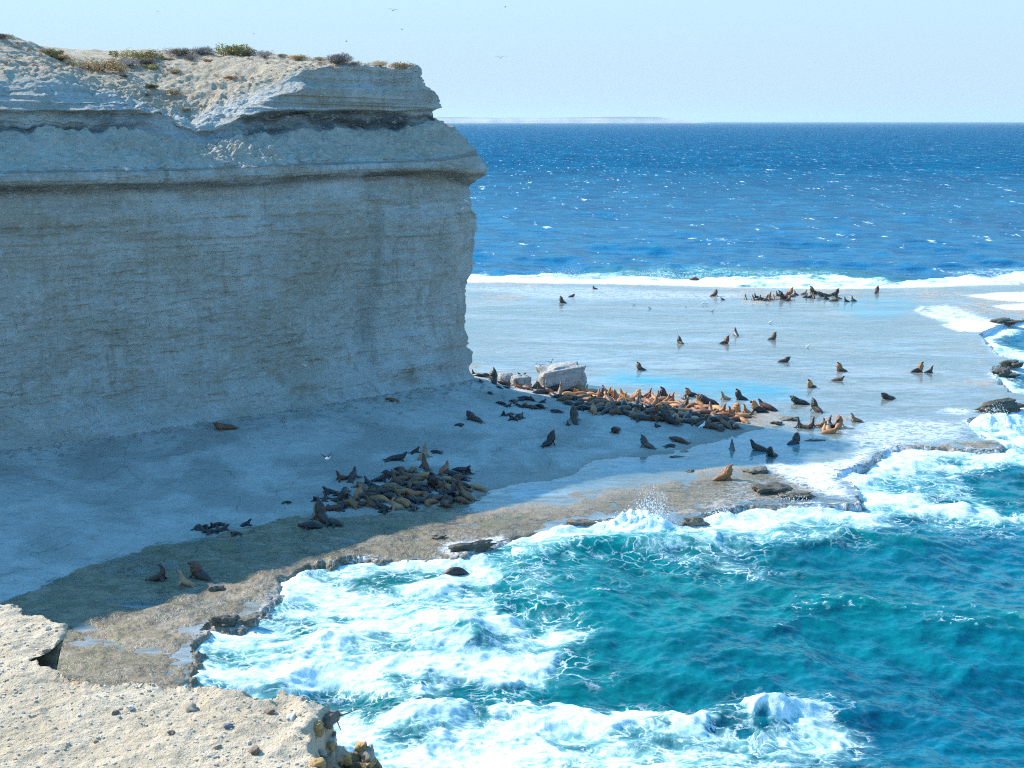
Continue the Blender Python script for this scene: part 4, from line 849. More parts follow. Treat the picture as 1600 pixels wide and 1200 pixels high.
UNIQUE = [
    (248, 911, 'cow_arch', 5, 1.15, 'dark', 'dark sea lion with raised hind flippers, leftmost of three on the shaded brown reef'),
    (288, 917, 'cow', 170, 1.0, 'tan', 'small golden sea lion sitting at the shadow edge beside the big maned bull'),
    (312, 906, 'bull_level', 150, .95, 'dark', 'big dark bull with a shaggy brown mane on the shaded reef, rightmost of three', 'brown'),
    (352, 674, 'bull_low', 200, .85, 'brown', 'brown sea lion stretched flat close under the foot of the cliff wall, farthest left'),
    (613, 630, 'lying', 160, .85, 'brown', 'small brown sea lion lying right against the foot of the cliff wall'),
    (385, 824, 'pup', 30, .95, 'black', 'black pup sitting alone just right of the huddle of pups'),
    (369, 838, 'pup_lying', 170, 1.0, 'black', 'black pup lying on the edge where the pale apron meets dark reef'),
    (449, 789, 'pup_lying', 0, .75, 'black', 'tiny black pup alone on the pale slope left of the huddled colony'),
    (718, 668, 'pup_lying', 0, 1.0, 'black', 'small dark pup lying alone below the reclining dark bull on the slope'),
    (741, 660, 'bull_low', 135, .95, 'dark', 'dark bull reclining on the pale slope with its head up to the left'),
    (771, 600, 'bull', 100, 1.1, 'dark', 'tall dark bull sitting nose up beside the two rounded boulders', 'dark'),
    (785, 603, 'lying', 150, 1.1, 'dark', 'dark sea lion lying in front of the rounder pale boulder'),
    (740, 588, 'cow', 150, .6, 'black', 'black young sea lion sitting up right at the corner of the cliff foot'),
    (748, 592, 'lying', 160, .9, 'black', 'black sea lion lying below the corner of the cliff, nearest the rock wall'),
    (757, 592, 'lying_curl', 10, .9, 'dark', 'dark curled sea lion between cliff corner and the tall nose up bull'),
    (751, 600, 'pup', 250, .9, 'black', 'black pup sitting just below the dark sea lions at the cliff corner'),
    (766, 618, 'lying', 120, .65, 'black', 'leftmost of three dark young sea lions lying head uphill on the shaded slope'),
    (780, 609, 'lying', 135, .55, 'black', 'middle one of three dark young sea lions lying on the shaded slope'),
    (791, 609, 'lying', 140, .55, 'black', 'rightmost of three dark young sea lions lying on the shaded slope below boulders'),
    (869, 647, 'pup_lying', 170, 1.35, 'black', 'larger black pup lying alone between the pup trio and the tall upright bull'),
    (898, 662, 'bull', 95, 1.08, 'dark', 'tall dark bull sitting upright on the slope in front of the packed strip', 'dark'),
    (887, 667, 'pup', 90, .8, 'black', 'small black pup just left below the tall upright bull'),
    (857, 699, 'bull', 50, .95, 'black', 'black bull sitting alone nose up in the middle of the shaded apron', 'black'),
    (962, 678, 'bull_low', 250, .80, 'dark', 'dark bull lying face on to the viewer on the shaded apron'),
    (1010, 702, 'bull', 150, .88, 'grey', 'grey brown sea lion sitting nose up at the edge of the blue channel', 'grey'),
    (1027, 670, 'pup', 200, .9, 'black', 'black pup sitting between the packed strip and the grey brown sitter'),
    (1060, 693, 'lying', 150, 1.1, 'brown', 'brown sea lion lying by itself near the right end of the shaded apron'),
    (1047, 701, 'pup_lying', 20, 1.2, 'black', 'black pup lying at the water line beside the lone lying brown sea lion'),
    (1003, 659, 'lying', 175, 1.25, 'dark', 'dark sea lion lying just in front of the packed strip, above the grey sitter'),
    (1144, 709, 'cow', 90, 1.15, 'grey', 'slender grey sea lion standing upright in the shaded blue channel'),
    (1187, 710, 'lying_up', 155, 1.35, 'dark', 'dark sea lion with raised snout lying in the shaded channel, left of two'),
    (1205, 719, 'bull_level', 210, .85, 'black', 'black bull sitting in the shaded channel close to the rock rim', 'black'),
    (1240, 699, 'bull_level', 35, .98, 'black', 'large black bull reclining in the shaded channel, farthest right in shade', 'dark'),
    (1131, 753, 'bull', 20, .98, 'rust', 'reddish maned bull sitting alone on the sunlit reef bar between channel and surf', 'rust'),
    (1045, 664, 'bull', 125, 1.2, 'dark', 'very large dark bull rearing up at the front of the packed strip', 'dark'),
    (993, 629, 'bull_level', 20, 1.0, 'gold', 'big golden maned bull sunlit on the far edge of the packed strip', 'gold'),
    (1040, 628, 'bull', 170, .95, 'dark', 'dark bull sitting behind golden females on the sunlit far edge', 'dark'),
    (1079, 622, 'bull', 195, .75, 'dark', 'bull with a bright golden chest at the water side of the strip', 'gold'),
    (1106, 634, 'bull_low', 160, 1.05, 'dark', 'huge dark brown bull lying at the water edge right of the golden chested one', 'dark'),
    (1070, 626, 'pup', 90, 1.0, 'black', 'black pup standing in the shallows left of the huge dark bull'),
    (1132, 629, 'cow', 200, 1.05, 'tan', 'wet tan sea lion sitting nose up in the shallow water beyond the strip'),
    (1157, 629, 'bull', 170, .85, 'black', 'black bull sitting in the shallows just beyond the end of the strip', 'black'),
    (1152, 650, 'bull_level', 250, .95, 'rust', 'rusty maned bull guarding females at the tip of the strip', 'gold'),
    (1166, 650, 'cow', 180, 1.0, 'gold', 'golden female sitting face to face with the rusty maned bull'),
    (1158, 655, 'lying', 175, 1.1, 'gold', 'golden sea lion lying at the feet of the rusty maned bull'),
    (1169, 655, 'pup', 0, 1.0, 'black', 'black pup at the tip of the strip, right of the golden pair'),
    (1184, 647, 'bull_level', 160, .95, 'dark', 'dark bull with an orange mane standing in shallow water right of the strip', 'gold'),
    (1198, 643, 'lying_up', 150, 1.3, 'brown', 'brown sea lion reclining behind the orange maned bull in shallow water'),
    (1249, 634, 'bull_low', 165, .95, 'black', 'wet black bull reclining with head to the left in the lagoon'),
    (1275, 646, 'bull', 120, .90, 'dark', 'dark bull sitting straight up in the lagoon right of the reclining one', 'dark'),
    (1268, 611, 'bull', 210, .85, 'dark', 'bull with an orange brown chest sitting in the lagoon, back hump behind it', 'gold'),
    (1314, 585, 'bull', 180, .88, 'dark', 'dark bull with outspread body and brown chest in the middle lagoon', 'rust'),
    (1308, 600, 'lying_up', 0, 1.0, 'brown', 'slim brown sea lion with upright neck below the outspread dark bull'),
    (1224, 570, 'bull_low', 20, .85, 'dark', 'dark bull leaning back with raised head in the open lagoon'),
    (1206, 536, 'bull', 15, .85, 'grey', 'grey brown bull sitting nose up in the lagoon, right of a pair'),
    (1132, 542, 'bull', 10, .88, 'dark', 'brown maned bull sitting with back to the left in the far lagoon', 'rust'),
    (1150, 529, 'cow', 100, 1.2, 'grey', 'grey sea lion standing upright just behind the brown maned bull'),
    (1063, 542, 'bull', 120, .82, 'dark', 'dark bull sitting by itself left of the brown maned bull, far lagoon', 'dark'),
    (1001, 583, 'bull', 170, .85, 'dark', 'dark bull with pale muzzle alone in deeper blue water beyond the big boulder', 'brown'),
    (1388, 628, 'bull_low', 200, .85, 'dark', 'dark bull scratching itself alone in the right of the lagoon'),
    (1434, 586, 'bull', 10, .90, 'dark', 'rusty maned dark bull, left of the pair far right in the lagoon', 'rust'),
    (1452, 587, 'cow', 10, 1.0, 'dark', 'smaller dark sea lion nose up, right of the pair far right in the lagoon'),
    (1369, 461, 'bull', 60, .95, 'brown', 'brown bull sitting alone by the surf, far right of the distant group'),
    (1116, 466, 'bull', 20, .92, 'brown', 'brown bull sitting alone by the surf, left of the distant group'),
    (1129, 472, 'pup', 150, 1.0, 'dark', 'small dark sea lion right below the lone brown bull by the surf'),
    (879, 478, 'bull', 150, .85, 'dark', 'dark bull with a pale chest nearest the cliff in the far lagoon', 'brown'),
    (893, 467, 'bull_low', 20, .60, 'grey', 'grey brown hump of a sea lion in white wash nearest the cliff'),
    (929, 455, 'cow_arch', 180, .80, 'grey', 'thin grey sea lion crossing the white wash on the far reef'),
    (1085, 441, 'swimmer', 190, 1.0, 'rust', 'rusty brown sea lion surfing in on the far white breaker'),
    (712, 905, 'swimmer', 195, 1.0, 'dark', 'dark sea lion riding the white foam just off the reef edge'),
    (1336, 662, 'cow', 170, 1.0, 'tan', 'pale tan sea lion sitting apart at the right of the lagoon family group'),
    (1296, 682, 'lying_up', 5, 1.05, 'gold', 'wet golden sea lion lying in front of the lagoon family group'),
    (1311, 671, 'bull_level', 60, .95, 'rust', 'rusty headed bull standing over the lagoon family group', 'rust'),
    (494, 810, 'cow', 100, 1.0, 'tan', 'tan sea lion sitting hidden beside the tall dark bull left of the colony'),
    (503, 817, 'bull', 125, 1.12, 'dark', 'tall dark bull nose up at the lower left end of the colony', 'dark'),
    (486, 828, 'lying', 185, 1.05, 'black', 'dark sea lion flat on the reef below the tall bull, head to the left'),
    (519, 824, 'lying', 330, 1.05, 'black', 'dark sea lion flat on the reef below the tall bull, head to the right'),
    (662, 718, 'cow', 70, 1.2, 'tan', 'tan sea lion sitting tall at the very top of the shaded colony'),
    (664, 735, 'cow', 110, 1.2, 'brown', 'brown sea lion with a long raised neck just below the topmost tan one'),
    (649, 710, 'pup', 40, 1.1, 'black', 'black pup left of the topmost tan sea lion'),
    (681, 710, 'pup_lying', 170, 1.1, 'black', 'black pup right of the topmost tan sea lion'),
    (620, 722, 'lying_up', 20, 1.05, 'black', 'long dark sea lion stretched out upper left above the colony'),
    (678, 766, 'bull', 250, 1.15, 'black', 'huge black bull standing in the middle of the shaded colony', 'black'),
    (745, 768, 'lying', 150, 1.0, 'tan', 'tan sea lion lying apart at the right end of the colony by the water'),
    (619, 799, 'cow_arch', 200, 1.1, 'tan', 'tan sea lion with head thrown back at the lower edge of the colony'),
    (618, 757, 'cow', 150, 1.1, 'brown', 'brown female sitting head up in the left half of the colony'),
    (721, 770, 'cow', 160, 1.1, 'brown', 'brown female sitting head up at the right side of the colony'),
]
for u in UNIQUE: lion(*u[:7], manecol=u[7] if len(u) > 7 else None)
def crowd(pts, kinds, cols, labelf, group, s=(.85, 1.1), head=None):
    for i, (px, py) in enumerate(pts):
        k = kinds[i % len(kinds)] if not callable(kinds) else kinds(px, py); c = cols(px, py, k) if callable(cols) else cols[i % len(cols)]
        lion(px, py+3, k, random.uniform(0, 360) if head is None else random.gauss(head, 40), random.uniform(*s), c, labelf(k, c), group)
pose = {'lying': 'lying stretched out', 'lying_curl': 'curled up asleep', 'lying_up': 'lying with its head raised', 'cow': 'sitting up', 'cow_arch': 'sitting with neck arched back', 'pup': 'sitting', 'pup_lying': 'lying', 'bull': 'sitting upright', 'bull_low': 'reclining', 'bull_level': 'sitting'}
tint = {'black': 'black', 'dark': 'dark brown', 'brown': 'brown', 'rust': 'reddish', 'gold': 'golden', 'tan': 'tan', 'grey': 'grey brown'}
# the huddle of pups on the left
crowd([(309, 825), (316, 829), (322, 825), (329, 832), (333, 824), (341, 821), (340, 829), (350, 828), (325, 831)], ['pup_lying', 'pup', 'pup_lying'], ['black'],
      lambda k, c: 'black sea lion pup %s in the tight huddle left on the pale apron' % pose[k], 'pups huddled on the left of the apron', (.85, 1.05))
# the shaded colony
COLB = [(645, 737), (628, 738), (596, 752), (533, 750), (551, 748), (564, 762), (528, 785), (521, 797), (550, 791), (573, 778), (580, 792), (598, 782), (597, 795), (629, 787), (618, 766), (636, 773), (649, 776), (649, 754), (662, 747),
        (692, 748), (665, 777), (676, 780), (696, 782), (694, 738), (705, 742), (714, 750), (721, 738), (701, 764), (710, 767), (730, 778), (719, 785), (696, 790), (690, 770), (684, 755), (640, 760), (606, 765), (560, 775), (540, 770), (610, 745), (657, 765), (588, 770), (700, 775), (668, 758), (566, 790), (712, 758), (604, 772), (612, 780), (626, 774), (634, 790), (643, 783), (655, 784), (663, 768), (672, 788), (683, 782), (688, 762), (703, 783), (712, 778), (722, 760), (640, 748), (652, 760), (584, 784), (592, 770), (556, 784), (545, 788), (626, 752), (700, 752)]
def kb(px, py): return random.choices(['lying', 'lying_curl', 'lying_up', 'cow'], [5, 4, 3, 1])[0]
crowd(COLB, kb, lambda px, py, k: random.choices(['brown', 'rust', 'tan', 'dark', 'black'], [5, 3, .4, 4, 1])[0], lambda k, c: '%s sea lion %s in the shaded colony' % (tint[c], pose[k]), 'colony lying in the cliff shade left of the channel', (.88, 1.08))
crowd([(604, 740), (575, 756), (585, 763), (514, 771), (527, 773), (494, 782), (509, 780), (539, 779), (512, 795), (534, 795), (728, 748), (731, 740), (648, 795), (600, 801), (632, 758)], ['pup_lying', 'pup'], ['black'],
      lambda k, c: 'black pup %s along the edge of the shaded colony' % pose[k], 'pups around the shaded colony', (1.0, 1.25))
# dark young animals below the boulders
crowd([(784, 632), (795, 635), (804, 629), (814, 626), (822, 625), (832, 626), (820, 635), (838, 639), (829, 638), (848, 629), (844, 637), (810, 634)], ['lying', 'pup', 'lying_curl', 'pup_lying'], ['black', 'black', 'dark'],
      lambda k, c: '%s young sea lion %s in the dark cluster below the boulders' % (tint[c], pose[k]), 'young sea lions clustered below the boulders', (.8, .95))
crowd([(787, 649), (797, 648), (801, 656), (810, 650), (814, 654)], ['pup', 'pup_lying'], ['black'], lambda k, c: 'black pup %s in the trio patch on the open slope' % pose[k], 'pups on the open shaded slope', (1.0, 1.15))
# the packed strip
def inside(px, py, pts):
    c = False
    for i in range(len(pts)):
        x1, y1 = pts[i]; x2, y2 = pts[(i+1) % len(pts)]
        if (y1 > py) != (y2 > py) and px < (x2-x1)*(py-y1)/(y2-y1)+x1: c = not c
    return c
STRIP = [(808, 606), (860, 603), (915, 612), (980, 619), (1040, 627), (1100, 634), (1150, 646), (1165, 656), (1150, 668), (1128, 672), (1100, 668), (1060, 662), (1000, 655), (965, 648), (925, 645), (895, 636), (850, 618)]
strip = []; tries = 0
while len(strip) < 128 and tries < 30000:
    tries += 1; px = random.uniform(808, 1168); py = random.uniform(600, 674)
    if inside(px, py, STRIP) and all(((px-a_)/11.5)**2+((py-b_)/4.6)**2 > 1 for a_, b_ in strip+[(h[0], h[1]) for h in HERD[-0:] if 900 < h[0] < 1200 and h[1] < 670][:0]): strip.append((px, py))
def far_edge(px): return np.interp(px, [808, 860, 915, 980, 1040, 1100, 1150, 1165], [606, 603, 612, 619, 627, 634, 646, 656])
def kc(px, py):
    return random.choices(['cow', 'lying_up', 'lying', 'cow_arch'], [4, 3, 4, 1])[0] if py-far_edge(px) < 9 else random.choices(['lying', 'lying_curl', 'lying_up', 'cow'], [6, 4, 3, .6])[0]
def cc(px, py, k):
    return random.choices(['gold', 'tan', 'rust', 'brown'], [6, 2, 2, 1])[0] if py-far_edge(px) < 11 and px > 870 else random.choices(['brown', 'dark', 'tan', 'rust', 'black'], [4, 4, .7, 2, 1.5])[0]
strip.sort(key=lambda q_: q_[1])
crowd(strip, kc, cc, lambda k, c: '%s sea lion %s in the packed strip' % (tint[c], pose[k]), 'sea lions packed in a strip along the lagoon edge', (.95, 1.2))
crowd([(939, 618), (946, 618), (960, 620), (973, 622), (1013, 620), (1029, 624), (1042, 629), (952, 618), (885, 606), (893, 603), (905, 607), (914, 612)], ['cow'], ['rust', 'tan', 'gold', 'gold'],
      lambda k, c: '%s female sitting upright on the sunlit far edge of the strip' % tint[c], 'females sitting up along the sunlit edge of the strip', (.85, 1.05))
# family group in the lagoon and the distant group
crowd([(1249, 668), (1257, 669), (1268, 668), (1283, 667), (1294, 663), (1294, 672), (1304, 668), (1288, 672)], ['cow', 'lying_up', 'cow', 'cow_arch'], ['grey', 'tan', 'dark', 'tan'],
      lambda k, c: '%s female %s in the lagoon family group' % (tint[c], pose[k]), 'females of the family group in the lagoon', (.85, 1.05))
FAR = [(1165, 471, 'cow'), (1177, 472, 'cow'), (1181, 469, 'cow'), (1190, 471, 'lying_up'), (1197, 473, 'cow'), (1202, 467, 'cow'), (1203, 472, 'cow'), (1209, 471, 'cow'), (1215, 466, 'cow'), (1224, 471, 'bull'), (1220, 465, 'cow'), (1233, 464, 'bull'), (1239, 467, 'cow'), (1243, 464, 'cow'),
       (1232, 473, 'cow'), (1257, 463, 'cow'), (1259, 468, 'cow'), (1266, 468, 'cow'), (1271, 462, 'bull'), (1271, 469, 'cow'), (1286, 466, 'bull_low'), (1297, 465, 'lying_up'), (1304, 465, 'bull'), (1290, 471, 'cow'), (1304, 474, 'lying_up'), (1308, 470, 'cow'), (1322, 475, 'cow'), (1333, 474, 'cow'), (1228, 467, 'cow'), (1186, 472, 'cow')]
for i, (px, py, k) in enumerate(FAR):
    c = random.choice(['rust', 'brown'] if k == 'bull' and px < 1280 and px != 1224 else ['brown', 'dark', 'tan', 'grey'])
    side = 'left' if px < 1250 else 'right'
    lion(px, py, k, random.choice([0, 20, 160, 180, 90]), random.uniform(.85, 1.0), c, '%s sea lion %s in the far group, %s half' % (tint[c], pose[k], side), 'distant group on the far reef, %s half' % side)

# ------------------------------------------------------------------ boulders and stones
def boulder(name, px, py, size, rot, label, mat, seed, boxy=.5, noise=.12, group=None, dz=0.0, cat='boulder', loc=None, sub=5):
    bm = bmesh.new(); bmesh.ops.create_icosphere(bm, subdivisions=sub, radius=1)
    n = len(bm.verts); co = np.array([v.co[:] for v in bm.verts])
    e = 1-boxy*.75; q_ = np.sign(co)*np.abs(co)**e; q_ = q_/np.max(np.abs(q_), axis=1, keepdims=True)*boxy+co*(1-boxy)
    d_ = 1+noise*fbm3(co[:, 0]*1.6+seed, co[:, 1]*1.6, co[:, 2]*1.6, 5, .55)
    q_ = q_*d_[:, None]*np.array(size)/2
    for v, c in zip(bm.verts, q_): v.co = c
    me = bpy.data.meshes.new(name); bm.to_mesh(me); bm.free(); me.polygons.foreach_set('use_smooth', np.ones(len(me.polygons), bool))
    o = link(name, me, mat); L_ = loc or hit(px, py); o.location = (L_[0], L_[1], L_[2]+size[2]*.36+dz); o.rotation_euler = rot
    tag(o, label, cat, group); return o
m_pale = mat_rock('pale_boulder_stone', (.46, .44, .40), (.34, .32, .28), (.20, .185, .16), .6)
m_reef = mat_rock('dark_reef_stone', (.085, .075, .055), (.14, .12, .085), (.04, .037, .03), 1.0, .6)
m_tan = mat_rock('brown_reef_stone', (.22, .19, .14), (.16, .135, .10), (.08, .07, .055), 1.0)
boulder('boulder', 878, 606, (5.2, 3.4, 2.9), (R(4), R(-7), R(14)), 'big squared pale boulder at the lagoon edge behind the packed sea lions', m_pale, 3, .72, .16, dz=.15)
boulder('boulder', 790, 599, (1.9, 1.6, 1.5), (0, 0, 0), 'rounded pale boulder right beside the tall nose up bull', m_pale, 8, .2, .12)
boulder('boulder', 814, 604, (2.4, 2.0, 1.6), (0, 0, .4), 'low rounded grey boulder with two dark birds on top', m_pale, 14, .3, .12)
for px, py, sz, rz, mt, lb in [(1571, 588, (2.3, 1.6, 1.1), .1, m_reef, 'blocky black rock at the right reef edge below the smaller tan one'), (1583, 571, (2.4, 1.6, .9), .2, m_reef, 'rough dark tan rock at the right reef edge, farthest of the close pair'),
        (1566, 640, (4.6, 1.3, 1.2), .35, m_reef, 'long dark slab tilted along the right reef edge above the white burst'), (1572, 505, (3.6, 2.0, .9), .1, m_reef, 'flat dark ledge rock with water spilling over, right of the lagoon lobes'),
        (1232, 656, (1.7, 1.0, .35), .2, m_tan, 'flat mottled brown rock left above the family group'), (1214, 662, (1.2, .8, .35), .6, m_tan, 'small dark brown rock at the lagoon end beside the flat mottled one'),
        (1182, 738, (1.9, 1.3, .45), .3, m_tan, 'low brown rock on the reef bar right of the lone reddish bull'), (1205, 768, (3.0, 1.9, .75), .25, m_reef, 'dark jagged rock hump at the seaward rim below the lone reddish bull'),
        (1245, 775, (3.0, 1.4, .5), -.1, m_tan, 'pale brown rock tongue running right of the dark jagged hump'), (337, 921, (1.0, .7, .4), .2, m_tan, 'small knobbly rock right beside the dark shaggy bull'),
        (352, 975, (1.5, 1.1, .7), .4, m_reef, 'dark rock with foam around it at the left reef edge'), (385, 972, (1.3, .8, .5), .1, m_tan, 'brown rock at the left reef edge just right of the dark one'),
        (965, 745, (1.7, .7, .16), .0, m_reef, 'thin dark rock patch breaking the surface in the channel middle'), (1065, 715, (1.9, .6, .16), .0, m_reef, 'low dark rock patch in the upper channel, nearer the apron'),
        (1079, 737, (.6, .4, .22), .0, m_tan, 'small reddish stone at the sunlit border of the channel'), (1268, 690, (2.6, .9, .3), .1, m_reef, 'dark submerged looking rock beside the large reclining black bull'),
        (684, 840, (1.0, .6, .3), .2, m_tan, 'low stone at the reef rim left of the small waterfall'), (740, 858, (3.0, .7, .7), .35, m_reef, 'dark dripping rim rock where water runs off the reef'), (1085, 818, (1.6, .9, .6), .1, m_tan, 'squat brown rim rock just right of the breaking splash'), (910, 820, (2.6, .9, .5), .1, m_tan, 'brown rim rock left of the breaking splash')]:
    boulder('reef_rock', px, py, sz, (random.uniform(-.1, .1), random.uniform(-.1, .1), rz), lb, mt, px*.1, .22, .5, cat='rock', sub=4, dz=-sz[2]*.10)

# pebbles and crumbling stones of the near ledge
from mathutils.bvhtree import BVHTree
_vs = [v.co.copy() for v in ledge_o.data.vertices]; _fs = [tuple(p_.vertices) for p_ in ledge_o.data.polygons]
BV = BVHTree.FromPolygons(_vs, _fs)
def ledge_hit(px, py):
    r = Vector(ray(px, py)).normalized(); h = BV.ray_cast(Vector((0, 0, CAM_H)), r)
    return h[0], h[1]
m_peb = {n_: mat_rock('pebble_'+n_, c_, tuple(v*.8 for v in c_), tuple(v*.6 for v in c_), 14, .8) for n_, c_ in dict(tan=(.42, .33, .24), blue=(.16, .19, .24), cream=(.58, .54, .46), orange=(.50, .30, .12), brown=(.24, .17, .12), white=(.66, .65, .62)).items()}
def stone(px, py, w_, colr, label, group=None, name='stone', flat=.55):
    h, n_ = ledge_hit(px, py)
    if h is None: return
    boulder(name, 0, 0, (w_, w_*random.uniform(.65, .9), w_*flat), (random.uniform(-.4, .4), random.uniform(-.4, .4), random.uniform(0, 6)), label, m_peb[colr], px*.37+py, .45, .35, group, cat='stone', loc=(h.x, h.y, h.z-w_*flat*.18), sub=3)
for px, py, w_, c_, lb in [(357, 1136, .062, 'blue', 'round blue grey pebble in the middle of the near ledge'), (299, 1109, .10, 'tan', 'largest tan stone lying on the near ledge'), (421, 1114, .07, 'brown', 'brown wedge shaped stone on the right of the near ledge'),
        (455, 1124, .08, 'cream', 'cream stone close to the crumbling right end of the ledge'), (205, 1107, .05, 'white', 'small white stone left of the largest tan stone'), (268, 1146, .045, 'brown', 'small brown pebble below the largest tan stone'), (397, 1175, .08, 'brown', 'brown stone near the bottom edge right of centre of the ledge'),
        (150, 1160, .04, 'orange', 'orange pebble left of the middle of the near ledge'), (180, 1115, .05, 'brown', 'dark brown pebble near the ledge rim left of centre'), (72, 1017, .06, 'tan', 'tan stone on the ledge tongue beside the notch'), (75, 983, .05, 'cream', 'pale stone on top of the ledge tongue'), (340, 1168, .05, 'tan', 'tan pebble near the bottom middle of the ledge')]:
    stone(px, py, w_, c_, lb)
for i in range(46):
    u = random.random(); px = random.uniform(492, 640); py = random.uniform(1118, 1198)
    if py < 1100+(px-500)*.72: continue
    c_ = random.choice(['orange', 'cream', 'tan', 'orange', 'brown'])
    stone(px, py, random.choice([.05, .07, .09, .13]), c_, '%s chunk on the rubble face at the right ledge end' % c_, 'chunks of the crumbling ledge end', 'rubble_chunk', .75)
def gravel():
    V = []; F = []
    while len(V) < 2400*8:
        X_ = random.uniform(-4.7, -.6); Y_ = random.uniform(5.9, 10.4)
        h = BV.ray_cast(Vector((X_, Y_, 40)), Vector((0, 0, -1)))
        if h[0] is None or h[0].z < 25.8: continue
        s = random.choice([.004, .005, .006, .008, .011, .015]); b0 = len(V); rz = random.uniform(0, 3)
        for k in range(8):
            a_ = Vector(((k & 1)*2-1, (k >> 1 & 1)*2-1, (k >> 2)*2-1)); k2 = .62 if a_.z > 0 else 1
            vx = a_.x*s*k2*random.uniform(.7, 1.1); vy = a_.y*s*k2*random.uniform(.6, 1.0)
            V.append((h[0].x+vx*math.cos(rz)-vy*math.sin(rz), h[0].y+vx*math.sin(rz)+vy*math.cos(rz), h[0].z+a_.z*s*.55))
        for f in ((0, 2, 3, 1), (4, 5, 7, 6), (0, 1, 5, 4), (2, 6, 7, 3), (0, 4, 6, 2), (1, 3, 7, 5)): F.append([b0+k for k in f])
    t = NT('gravel_grains'); r = t.n('NewGeometry').outputs['Random Per Island']
    c = t.n('ValToRGB', ins={0: r}); cr = c.color_ramp; cr.elements[0].color = (.36, .27, .18, 1); cr.elements[1].color = (.64, .56, .44, 1)
    for p_, cl in ((.25, (.42, .33, .24, 1)), (.5, (.52, .47, .38, 1)), (.75, (.33, .27, .22, 1))): e = cr.elements.new(p_); e.color = cl
    return link('gravel', mesh_np('gravel', V, F, False), t.done(t.principled(c.outputs[0], .9)))
tag(gravel(), kind='stuff')
# fallen rubble along the foot of the wall and strewn on the apron
def scree():
    V = []; F = []; r_ = random.Random(4); pts = []
    for _ in range(2600):
        s_ = r_.uniform(-12, SC); k = r_.random(); d_ = -r_.expovariate(1/1.6) if k < .62 else -r_.uniform(0, 30); xy = A0+E*s_+NIN*(d_-.2); pts.append((xy, (.05, .30) if k < .62 else (.03, .09)))
    for xy, (a_, b_) in pts:
        z_ = ground_z(xy[0], xy[1])
        if z_ < .12: continue
        s = a_+(b_-a_)*r_.random()**3; b0 = len(V)
        for k in range(8):
            v = Vector(((k & 1)*2-1, (k >> 1 & 1)*2-1, (k >> 2)*2-1)); m_ = .6 if v.z > 0 else 1
            V.append((xy[0]+v.x*s*m_*r_.uniform(.6, 1.15), xy[1]+v.y*s*m_*r_.uniform(.6, 1.15), z_+v.z*s*.5*r_.uniform(.8, 1.1)))
        for f in ((0, 2, 3, 1), (4, 5, 7, 6), (0, 1, 5, 4), (2, 6, 7, 3), (0, 4, 6, 2), (1, 3, 7, 5)): F.append([b0+k for k in f])
    return link('scree', mesh_np('scree', V, F, False), mat_rock('scree_stone', (.34, .33, .30), (.24, .23, .2), (.15, .14, .12), 1))
tag(scree(), kind='stuff')
# dead twig over the drop
h0 = ledge_hit(512, 1106)[0] or Vector((-1.4, 9, 26))
bm = bmesh.new()
def tube(bm, pts, r0, r1, seg=7):
    prev = None
    for i, p_ in enumerate(pts):
        r = r0+(r1-r0)*i/(len(pts)-1); t_ = (Vector(pts[min(i+1, len(pts)-1)])-Vector(pts[max(i-1, 0)])).normalized(); s_ = t_.orthogonal().normalized(); u_ = t_.cross(s_)
        ring_ = [bm.verts.new(Vector(p_)+(s_*math.cos(6.283*k/seg)+u_*math.sin(6.283*k/seg))*r) for k in range(seg)]
        if prev:
            for k in range(seg): bm.faces.new([prev[k], prev[(k+1) % seg], ring_[(k+1) % seg], ring_[k]])
        prev = ring_
tube(bm, [(0, 0, -.06), (.05, .01, -.07), (.10, 0, -.055), (.15, .02, -.045), (.205, .02, -.02)], .008, .003)
tube(bm, [(.03, 0, -.06), (.07, -.02, -.10), (.09, -.03, -.15), (.12, -.03, -.17)], .006, .002)
me = bpy.data.meshes.new('twig'); bm.to_mesh(me); bm.free()
tw = link('twig', me, mat_rock('dry_wood', (.16, .12, .09), (.10, .075, .055), (.05, .04, .03), 20)); tw.location = h0
tag(tw, 'dry forked twig sticking out over the drop at the ledge end', 'twig')

# ------------------------------------------------------------------ shrubs along the cliff top
leafm = {k: mat_leaf('shrub_'+k, *v) for k, v in dict(olive=((.44, .37, .14), (.30, .24, .10)), grey=((.36, .29, .24), (.27, .215, .18)), straw=((.60, .44, .24), (.44, .30, .15)), orange=((.55, .28, .09), (.38, .19, .07)), dark=((.20, .18, .07), (.13, .12, .05))).items()}
m_stem = mat_flat('shrub_wood', (.13, .095, .07))
def shrub_mesh(seed, n, twiggy):
    r_ = random.Random(seed); V = []; F = []
    lobes = [(r_.gauss(0, .30), r_.gauss(0, .30), r_.uniform(.12, .32), r_.uniform(.16, .32)) for _ in range(11)]
    for _ in range(n):
        cx, cy, cz, cr = r_.choice(lobes); d_ = Vector((r_.gauss(0, 1), r_.gauss(0, 1), r_.gauss(0, .9))).normalized()*cr*r_.uniform(.55, 1.12)
        c = Vector((cx, cy, cz))+d_
        if c.z < 0: c.z = -c.z*.3
        if twiggy: a_ = (d_.normalized()+Vector((r_.gauss(0, .5), r_.gauss(0, .5), r_.gauss(.3, .5)))).normalized()*r_.uniform(.05, .11); b_ = a_.orthogonal().normalized()*.006
        else: a_ = Vector((r_.gauss(0, 1), r_.gauss(0, 1), r_.gauss(0, 1))).normalized()*r_.uniform(.018, .04); b_ = a_.cross(Vector((r_.gauss(0, 1), r_.gauss(0, 1), r_.gauss(0, 1)))).normalized()*r_.uniform(.012, .024)
        k = len(V); V += [c-a_-b_, c+a_-b_, c+a_+b_, c-a_+b_]; F.append([k, k+1, k+2, k+3])
    return mesh_np('foliage', [tuple(v) for v in V], F, False)
